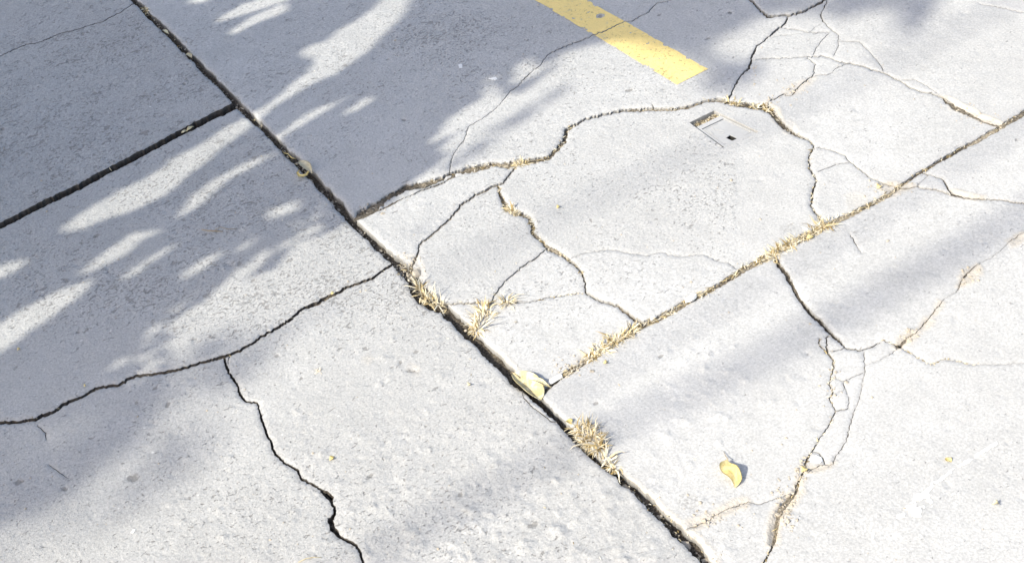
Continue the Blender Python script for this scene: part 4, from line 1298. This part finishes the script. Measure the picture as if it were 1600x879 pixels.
# folded pale leaf in the shaded part of the long joint
fl = props(empty("folded_leaf", (0, 0, 0)), "pale folded leaf with a curled yellow end in the shaded long joint", "leaf")
leaf_mesh("blade", GP(469, 256, 0.010), GP(488.5, 275, 0.008), 0.024, 0.7, 0.006, MAT_LEAF_P, fl, 0.0, 0.3, 0.0, 18, 8, 0.04, 9)
cz_ = [GP(468.5, 269.5, 0.006), GP(465.5, 273, 0.004), GP(468, 277.5, 0.004), GP(474, 278.5, 0.005), GP(480, 277, 0.007), GP(484, 273, 0.009)]
vv, ff = [], []
for i, p in enumerate(cz_):
    w = [0.001, 0.005, 0.008, 0.009, 0.007, 0.002][i]
    p = np.array(p)
    c = np.array(GP(475, 271, 0.004)) - p
    c /= np.linalg.norm(c)
    vv += [p - c * w * 0.5 + np.array([0, 0, 0.003]), p - c * w * 0.1, p + c * w * 0.5 + np.array([0, 0, 0.005])]
    if i:
        a = (i - 1) * 3
        ff += [(a, a + 1, a + 4, a + 3), (a + 1, a + 2, a + 5, a + 4)]
mesh_obj("curled_end", vv, ff, MAT_LEAF_Y, fl, True)


def small_leaf(p0, p1, w, label, mat=MAT_LEAF, name="leaf_scrap", cup=0.5, h=0.002, seed=1, curl=0.003):
    o = leaf_mesh(name, GP(*p0, h), GP(*p1, h * 0.6), w, cup, curl, mat, None, 0, 0.3, 0, 10, 6, 0.06, seed)
    return props(o, label, "leaf", "small leaf scraps on the concrete")


small_leaf((284, 210), (294, 206), 0.010, "lower left of two tan leaf scraps in the shaded cross joint", seed=21, h=0.004)
small_leaf((292, 207), (304, 200), 0.011, "upper right of two tan leaf scraps in the shaded cross joint", seed=22, h=0.005)
small_leaf((293, 86), (300, 92), 0.014, "pale crumpled leaf scrap in the long joint near the top edge", MAT_LEAF_P, seed=23, h=0.004)
small_leaf((256, 49), (264, 55), 0.009, "narrow tan leaf scrap in the long joint, second from the top edge", seed=24, h=0.003)
small_leaf((1478, 715), (1486, 722), 0.011, "tiny orange yellow petal on the bright slab at the right", MAT_LEAF_Y, "petal", 0.3, 0.0015, 25, 0.001)
small_leaf((515, 719), (523, 714), 0.009, "tiny yellow seed husk right of the downward crack", MAT_LEAF_Y, "seed_husk", 0.6, 0.0015, 26)
small_leaf((886, 657), (893, 663), 0.013, "small golden leaf scrap at the upper left of the largest round tuft", MAT_LEAF_Y, seed=27, h=0.004)
small_leaf((943, 568), (950, 566), 0.008, "tiny yellow scrap just below the long low mat of dry grass", MAT_LEAF_Y, seed=28)
small_leaf((870, 326), (875, 323), 0.008, "tiny yellow scrap in the middle slab, right of the short dry tuft", MAT_LEAF_Y, seed=29)
small_leaf((1252, 737), (1261, 730), 0.012, "small yellow leaf scrap in the crumbling crack at the lower right", MAT_LEAF_Y, seed=30, h=0.003)
small_leaf((1377, 291), (1370, 295), 0.012, "small yellow scrap above the right end of the straw filled joint", MAT_LEAF_Y, seed=31)
small_leaf((1260, 372), (1272, 368), 0.013, "golden leaf scrap in the straw filled joint between two tufts", MAT_LEAF_Y, seed=32, h=0.004)
small_leaf((731, 603), (735, 600), 0.009, "pale husk left of the big curled leaf", MAT_LEAF_P, "seed_husk", 0.6, 0.002, 33)
small_leaf((1550, 790), (1561, 789), 0.010, "small curled chip on the bright slab near the right edge", MAT_LEAF_P, "curled_chip", 1.2, 0.004, 34, 0.004)
small_leaf((27, 547), (32, 545), 0.006, "tiny orange crumb near the sun streak at the left edge", MAT_LEAF_Y, "seed_husk", 0.5, 0.0015, 35)
small_leaf((131, 604), (135, 602), 0.006, "tiny yellow crumb above the long left crack", MAT_LEAF_Y, "seed_husk", 0.5, 0.0015, 36)
small_leaf((517, 460), (523, 456), 0.008, "yellow husk lying on the long left crack", MAT_LEAF_Y, "seed_husk", 0.5, 0.003, 37)
# star of dried petals
b = Blades()
for k_ in range(11):
    a = RNG.uniform(0, 6.28)
    p = GP(498 + RNG.normal(0, 2), 580 + RNG.normal(0, 1.4), 0.001)
    b.blade(p, (math.cos(a), math.sin(a), 0.3), 0.008, 0.003, 0.3, 3, np.array([0.80, 0.72, 0.58]))
props(b.build("dried_floret"), "little pale dried floret on the left slab below the long crack", "floret")

# twigs and single stalks
props(tube("twig", [GP(315, 359, .0012), GP(325, 360.5, .0016), GP(338, 361, .0014), GP(349, 361.8, .0012)], [.0008, .001, .0011, .0007], MAT_TWIG), "thin pale twig on the shaded left slab", "twig")
props(tube("twig", [GP(336, 359.5, .002), GP(345, 356, .003), GP(356, 358.5, .0025), GP(368, 357.5, .0015)], [.0005, .0006, .0006, .0004], MAT_TWIG), "short curved sprig touching the thin pale twig", "twig")
props(tube("straw_stalk", [GP(466, 878, .001), GP(478, 873, .002), GP(490, 870.5, .002), GP(503, 870, .001)], [.0006, .0008, .0007, .0004], MAT_STRAW if False else MAT_LEAF_P), "bent pale straw stalk at the bottom edge, left of the crack", "straw")
props(tube("straw_stalk", [GP(444, 239, .004), GP(451, 243, .006), GP(454, 247, .007), GP(457, 249.5, .007), GP(463, 249, .003)], [.0009, .0011, .0010, .0010, .0006], MAT_LEAF_Y), "kinked yellow stalk lying across the shaded long joint", "straw")
props(tube("straw_stalk", [GP(172, 264, .004), GP(173, 267, .006), GP(175, 268, .003)], [.0008, .0009, .0006], MAT_LEAF_P), "short pale stalk bridging the shaded cross joint", "straw")

# white stones
for x, y, r, st, az, lab in [(1080, 467, .0085, 1.9, 0.1, "flat white pebble lying in the straw filled joint"),
                             (868, 591, .0075, 2.9, 0.05, "long white stick of stone beside the big curled leaf"),
                             (1020, 497, .006, 1.3, 0.5, "small white pebble on the joint right of the long low grass mat"),
                             (650, 424, .011, 1.3, 0.9, "lump of pale crumbled concrete at the widest part of the long joint")]:
    g = GP(x, y)
    vv, ff = rock((g.x, g.y, g.z + r * 0.3), r, 0.5, int(x), st, az)
    o = mesh_obj("pebble", vv, ff, MAT_WHITE if x != 650 else MAT_STONE, None, False)
    props(o, lab, "pebble", "pebbles in the joints")


# ------------------------------------------------------------------ splashes and flecks of white on the slabs
def splash(name, poly, label, h=0.0009):
    pg = ccw(px2g(poly))
    lo, hi = pg.min(0), pg.max(0)
    ptsx = lattice(lo[0], hi[0], lo[1], hi[1], 0.004)
    ptsx = ptsx[inpoly(ptsx, pg)]
    vs = [Vector(p) for p in pg] + [Vector(p) for p in ptsx]
    n = len(pg)
    rr = delaunay_2d_cdt(vs, [(i, (i + 1) % n) for i in range(n)], [], 1, 1e-7)
    v3 = [(p.x, p.y, gz(p.x, p.y) + h) for p in rr[0]]
    v3a = np.array(v3)
    fc = [f for f in rr[2] if len(pg) < 40 or fbm(np.array([v3a[list(f), 0].mean()]), np.array([v3a[list(f), 1].mean()]), 0.016, 3, 95)[0] < 0.33]
    o = mesh_obj(name, v3, fc, MAT_WPAINT, None, True)
    return props(o, label, "paint splash", "white splashes on the concrete")


def rough_outline(poly, amp, seed, step=2.0):
    p = [(x, y, 0) for x, y in poly] + [(*poly[0], 0)]
    q, s = resample(p, step)
    rg = np.random.default_rng(seed)
    return (q[:-1, :2] + rg.normal(0, amp, (len(q) - 1, 2))).tolist()


splash("paint_splash", rough_outline([(1558, 690), (1559, 694), (1530, 712), (1490, 737), (1463, 757), (1450, 769), (1456, 778), (1457, 792), (1449, 799), (1444, 809), (1420, 808), (1402, 811), (1399, 806), (1412, 801), (1416, 787), (1426, 780),
                                      (1428, 773), (1440, 771), (1455, 757), (1485, 735), (1525, 709), (1550, 693)], 0.7, 5), "white paint splash with a long thin tail on the slab at the lower right")
splash("paint_splash", rough_outline([(716, 103), (719, 100), (723, 102), (722, 107), (718, 108)], 0.4, 6, 1.5), "small round pale fleck in the shade above the hairline crack")
splash("paint_splash", rough_outline([(763, 124), (770, 122), (776, 121), (778, 125), (773, 126), (767, 125)], 0.5, 7, 1.5), "small ragged pale fleck right of the round one in the shade")
splash("paint_splash", rough_outline([(1266, 716), (1274, 710), (1284, 713), (1286, 720), (1276, 724), (1266, 722)], 0.5, 8, 2.0), "white patch in the fork of the crumbling crack")
splash("paint_splash", rough_outline([(204, 832), (208, 825), (212, 826), (208, 833)], 0.3, 9, 1.5), "small white fleck on the sunny part of the left slab")
splash("paint_splash", rough_outline([(1362, 833), (1366, 833), (1366, 842), (1362, 842)], 0.3, 10, 1.5), "short white fleck below the long tailed splash")

# ------------------------------------------------------------------ the tree whose shade falls on the slabs
# It stands to the left of the picture, towards the sun; where its leaves hang follows from where their shadows lie.
DENSE = [(-1500, 1200), (-300, 900), (-60, 850), (20, 825), (78, 792), (138, 757), (170, 716), (214, 682), (246, 640), (262, 585), (268, 530), (320, 485), (375, 445), (425, 425), (455, 385), (500, 372), (548, 345),
         (585, 322), (628, 300), (655, 280), (690, 258), (705, 222), (760, 170), (800, 146), (860, 112), (905, 82), (950, 66), (1000, 60), (1040, 20), (1070, -60), (1100, -300), (900, -560), (-500, -760), (-1500, -300)]
LIT = [  # sunlit openings: chains of (x, y, radius)
    [(100, 356, 7), (130, 345, 14), (160, 330, 20), (200, 312, 24), (250, 285, 24), (300, 250, 17), (350, 215, 13), (400, 183, 10), (450, 147, 10), (490, 118, 13), (512, 98, 26), (545, 70, 30), (585, 40, 26), (618, 8, 24)],
    [(478, 82, 8), (500, 80, 16)], [(560, 75, 12), (600, 45, 12), (620, 30, 8)],
    [(240, 262, 5), (280, 245, 7), (325, 222, 7)],
    [(425, 220, 7), (470, 190, 10), (510, 168, 9), (542, 152, 6)], [(538, 178, 5), (560, 165, 8), (578, 155, 7)],
    [(280, 335, 6), (300, 318, 13), (330, 292, 13), (355, 275, 9), (390, 256, 9), (425, 240, 7)],
    [(130, 425, 7), (165, 405, 13), (195, 385, 16), (215, 370, 13), (248, 362, 6)], [(185, 440, 6), (220, 415, 9), (268, 385, 8)],
    [(285, 435, 7), (315, 412, 10), (345, 395, 6)], [(-60, 560, 25), (0, 528, 24), (40, 500, 22), (90, 470, 19), (140, 440, 9)], [(-20, 432, 10), (10, 420, 12), (40, 407, 7)],
    [(425, 335, 11), (460, 322, 11)], [(378, 432, 8), (415, 395, 12)], [(438, 388, 9), (485, 358, 8)], [(262, 512, 6), (290, 495, 12), (320, 478, 13), (350, 455, 14), (378, 425, 12)], [(300, 530, 6), (340, 505, 9)],
    [(345, 32, 9), (385, 15, 12), (425, 2, 12), (470, -15, 10)], [(362, 52, 8), (400, 32, 11), (445, 12, 10)], [(300, 4, 7), (330, -6, 7)], [(685, 48, 5), (700, 40, 6)],
    [(700, 200, 14), (735, 182, 18), (770, 168, 18), (800, 156, 14)], [(565, 348, 8), (600, 338, 10)],
    [(40, 695, 8), (70, 690, 9)], [(95, 690, 6), (115, 672, 10), (130, 655, 8)], [(90, 628, 5), (105, 622, 7)], [(170, 575, 9), (195, 562, 10)], [(60, 645, 5), (75, 640, 6)],
]
SOFT = [  # thinner, softer shade from higher branches: outline, share of full cover
    ([(940, 60), (985, 78), (1050, 90), (1100, 112), (1078, 138), (1115, 152), (1165, 146), (1200, 118), (1190, 92), (1140, 88), (1120, 72), (1180, 48), (1200, 30), (1290, 30), (1290, -110), (1180, -150), (1040, -100)], 2.3, 5.5, 7.5),
    ([(1280, -60), (1285, 34), (1330, 42), (1378, 24), (1402, 38), (1368, 54), (1400, 70), (1432, 64), (1462, 40), (1500, -60)], 1.9, 5.5, 7.5),
    ([(215, 650), (300, 655), (380, 620), (430, 560), (420, 520), (360, 500), (300, 520), (240, 570)], 0.75),
    ([(690, 282), (740, 252), (820, 196), (905, 138), (888, 126), (800, 172), (720, 232), (680, 262)], 2.4, 3.2, 4.0),
    ([(632, 362), (682, 318), (690, 330), (650, 368)], 1.2, 3.5, 4.5),
    ([(400, 520), (500, 470), (640, 425), (650, 440), (560, 480), (460, 540), (400, 580)], 0.32),
    ([(-60, 815), (120, 745), (190, 690), (300, 655), (300, 700), (160, 780), (20, 850), (-60, 870)], 0.20),
    ([(-80, 850), (60, 800), (150, 750), (235, 660), (330, 640), (360, 680), (290, 770), (150, 850), (0, 905), (-80, 930)], 0.42, 10.0, 13.0),
]
LRG = np.random.default_rng(5)
EDGE_B = np.array([(215, 640), (240, 575), (262, 525), (330, 480), (375, 445), (425, 420), (455, 385), (500, 370), (548, 345)], float)
for _ in range(46):                       # small breaks along the ragged rim of the crown
    k_ = LRG.integers(len(EDGE_B) - 1)
    c = EDGE_B[k_] + (EDGE_B[k_ + 1] - EDGE_B[k_]) * LRG.random() + np.array([-0.6, -0.8]) * abs(LRG.normal(0, 26)) + LRG.normal(0, 6, 2)
    ln = LRG.uniform(6, 22)
    LIT.append([(c[0] - 0.82 * ln, c[1] + 0.57 * ln, LRG.uniform(2, 5)), (c[0], c[1], LRG.uniform(4, 8)), (c[0] + 0.82 * ln, c[1] - 0.57 * ln, LRG.uniform(2, 5))])
EDGE_C = np.array([(690, 262), (712, 215), (765, 172), (830, 128), (905, 84)], float)
for _ in range(16):
    k_ = LRG.integers(len(EDGE_C) - 1)
    c = EDGE_C[k_] + (EDGE_C[k_ + 1] - EDGE_C[k_]) * LRG.random() + np.array([-0.5, -0.85]) * abs(LRG.normal(0, 24))
    ln = LRG.uniform(10, 28)
    LIT.append([(c[0] - 0.82 * ln, c[1] + 0.57 * ln, 5), (c[0], c[1], LRG.uniform(7, 11)), (c[0] + 0.82 * ln, c[1] - 0.57 * ln, 5)])
LIT_A = [(np.array(c[i]), np.array(c[i + 1])) for c in LIT for i in range(len(c) - 1)]


def lit_depth(p):
    """how far inside a sunlit opening a pixel lies (negative outside)"""
    best = np.full(len(p), -1e9)
    for a, b in LIT_A:
        ab = b[:2] - a[:2]
        t = np.clip(((p - a[:2]) @ ab) / (ab @ ab + 1e-9), 0, 1)
        d_ = np.linalg.norm(p - a[:2] - t[:, None] * ab, axis=1)
        best = np.maximum(best, (a[2] + (b[2] - a[2]) * t) - 5.5 - d_)
    rx, ry = p[:, 0] * 0.85 - p[:, 1] * 0.53, p[:, 0] * 0.53 + p[:, 1] * 0.85
    return best + 4.5 * fbm(rx, ry * 2.6, 46, 3, 301)


S3 = TO_SUN
A3 = np.cross(S3, (0, 0, 1.0))
A3 /= np.linalg.norm(A3)
B3 = np.cross(A3, S3)
leaf_v, leaf_f = [], []


def tree_leaf(pos, size):
    """one pointed leaf of six corners, facing the light more or less"""
    nrm = S3 + RNG.normal(0, 0.42, 3)
    nrm /= np.linalg.norm(nrm)
    a = np.cross(nrm, RNG.normal(0, 1, 3))
    a /= np.linalg.norm(a)
    b_ = np.cross(nrm, a)
    i0 = len(leaf_v)
    for u, w in ((-1, 0), (-0.3, 0.5), (0.4, 0.42), (1, 0), (0.4, -0.42), (-0.3, -0.5)):
        leaf_v.append(pos + a * u * size + b_ * w * size + nrm * (0.12 * size * (1 - u * u)))
    leaf_f.append((i0, i0 + 1, i0 + 2, i0 + 3))
    leaf_f.append((i0, i0 + 3, i0 + 4, i0 + 5))


def foliage(poly, density, s_lo, s_hi, size, margin, openings=True, rim=None):
    pg = px2g(np.clip(poly, -1500, 2500))
    lo, hi = np.maximum(pg.min(0), (-2.6, -1.2)), np.minimum(pg.max(0), (2.4, 3.8))
    n = int(density * (hi[0] - lo[0]) * (hi[1] - lo[1]))
    q = np.column_stack([RNG.uniform(lo[0], hi[0], n), RNG.uniform(lo[1], hi[1], n)])
    p = g2px(q)
    rx, ry = p[:, 0] * 0.85 - p[:, 1] * 0.53, p[:, 0] * 0.53 + p[:, 1] * 0.85
    wv = np.column_stack([fbm(rx, ry * 2.0, 70, 3, 311), fbm(rx, ry * 2.0, 70, 3, 312)]) * (16 if openings else 10)
    ok = inpoly(p + wv, poly)
    ok &= ((q[:, 0] + 0.2) / 1.95) ** 2 + ((q[:, 1] - 1.25) / 1.95) ** 2 < 1 + 0.45 * fbm(q[:, 0], q[:, 1], 0.6, 4, 320)
    q, p = q[ok], p[ok]
    if openings:
        ld = lit_depth(p)
        dd = np.where(ld > -1e8, -ld, 1e9)
        ok = dd > margin
        q, p, dd = q[ok], p[ok], dd[ok]
    else:
        dd = np.full(len(q), 1e9)
    bd = polydist(p, poly)
    room = np.minimum(dd, bd + margin)
    if rim:
        ok = room < rim
        q, p, room = q[ok], p[ok], room[ok]
    low = np.clip((p[:, 1] - 570) / 70, 0, 1)
    outer = np.clip(np.maximum(-p[:, 0] - 60, -p[:, 1] - 60) / 200, 0, 1)
    for i in range(len(q)):
        sz = min(size * RNG.uniform(0.75, 1.2), max(0.0075, (room[i] + 3) * 0.0010))
        s = RNG.uniform(s_lo, s_hi) + (2.2 * max(0.0, q[i, 0] - 0.1) if s_lo < 5 else 0) + 2.0 * outer[i] + (low[i] * 5.5 if s_lo < 5 else 0)
        tree_leaf(np.array([q[i, 0], q[i, 1], 0.0]) + S3 * s, sz)


foliage(DENSE, 3800, 2.0, 2.6, 0.032, 2)
foliage(DENSE, 34000, 2.4, 3.2, 0.0095, 2, True, 20)
foliage(DENSE, 1800, 2.6, 3.6, 0.046, 9)
for poly, share, *sr in SOFT:
    sr = sr or (7.0, 9.5)
    foliage(poly, 1440 * share, sr[0], sr[1], 0.034 if sr[0] > 5 else 0.02, 0, False)
tree = props(empty("shade_tree", (0, 0, 0)), "leafy tree beside the pavement whose dappled shade covers the left slabs", "tree")
mesh_obj("crown", leaf_v, leaf_f, MAT_GREEN, tree, False)
base = np.array([-4.6, 1.35, -0.02])
fork = base + np.array([0.35, 0.1, 2.1])
tube("trunk", [base, base + (0.02, 0.02, 0.25), base + (0.12, 0.0, 1.0), fork], [0.24, 0.19, 0.16, 0.14], MAT_BARK, tree, 12)


def limb(a, b, r0, r1, sag=0.2, seed=0):
    rg = np.random.default_rng(seed)
    a, b = np.array(a), np.array(b)
    pts = []
    for i in range(9):
        t = i / 8
        pts.append(a + (b - a) * t + np.array([0, 0, sag * math.sin(math.pi * t)]) + (rg.normal(0, 0.03, 3) if 0 < i < 8 else 0))
    tube("limb", pts, np.linspace(r0, r1, 9), MAT_BARK, tree, 7)


lvv = np.array(leaf_v)
made = 0
for k_ in range(400):                     # limbs run where the crown is closed, not across its openings
    tgt = lvv[RNG.integers(len(lvv))]
    line = fork + (tgt - fork) * np.linspace(0.2, 1, 14)[:, None]
    sh = g2px((line - S3 * (line[:, 2:3] / S3[2]))[:, :2])
    vis = (sh[:, 0] > -200) & (sh[:, 1] > -150) & (sh[:, 0] < 1800) & (sh[:, 1] < 1000)
    if vis.any() and ((lit_depth(sh[vis]) > -12).any() or not inpoly(sh[vis], DENSE).all()): continue
    limb(fork + np.array([0, 0, -0.1 * (made % 3)]), tgt, 0.05, 0.010, 0.0, k_)
    made += 1
    if made == 12: break
# made-up high boughs added so blurred shadows cross the sunny slabs as faint bands
for k_, (a, b, s, r) in enumerate([((1720, 125), (840, 650), 11.0, 0.0115), ((1760, 250), (520, 900), 12.0, 0.024), ((1720, -60), (700, 420), 13.5, 0.013), ((1760, 250), (1100, 640), 13.0, 0.008)]):
    ga, gb = G(*a), G(*b)
    p0 = np.array([*gb, 0]) + S3 * (s - 0.5)
    p1 = np.array([*ga, 0]) + S3 * (s + 0.3)
    pts = [p0 + (p1 - p0) * t + np.array([0, 0, 0.05 * math.sin(9 * t)]) for t in np.linspace(0, 1, 9)]
    top_ = fork + (0, 0, 2.6)
    tube("added_bough", [top_, top_ * 0.5 + p1 * 0.5 + (0.6, 0, 0.9), p1 + (0.5, 0.1, 0.1)] + pts[::-1], [0.022, 0.014, r] + list(np.linspace(r, r * 0.75, 9)), MAT_BARK, tree, 6)
tube("leader", [fork, fork + (0.1, 0, 1.2), fork + (0, 0, 2.6)], [0.13, 0.09, 0.05], MAT_BARK, tree, 8)
print("fragments", n_frag, "tris", len(T), "leaves", len(leaf_f) // 2)
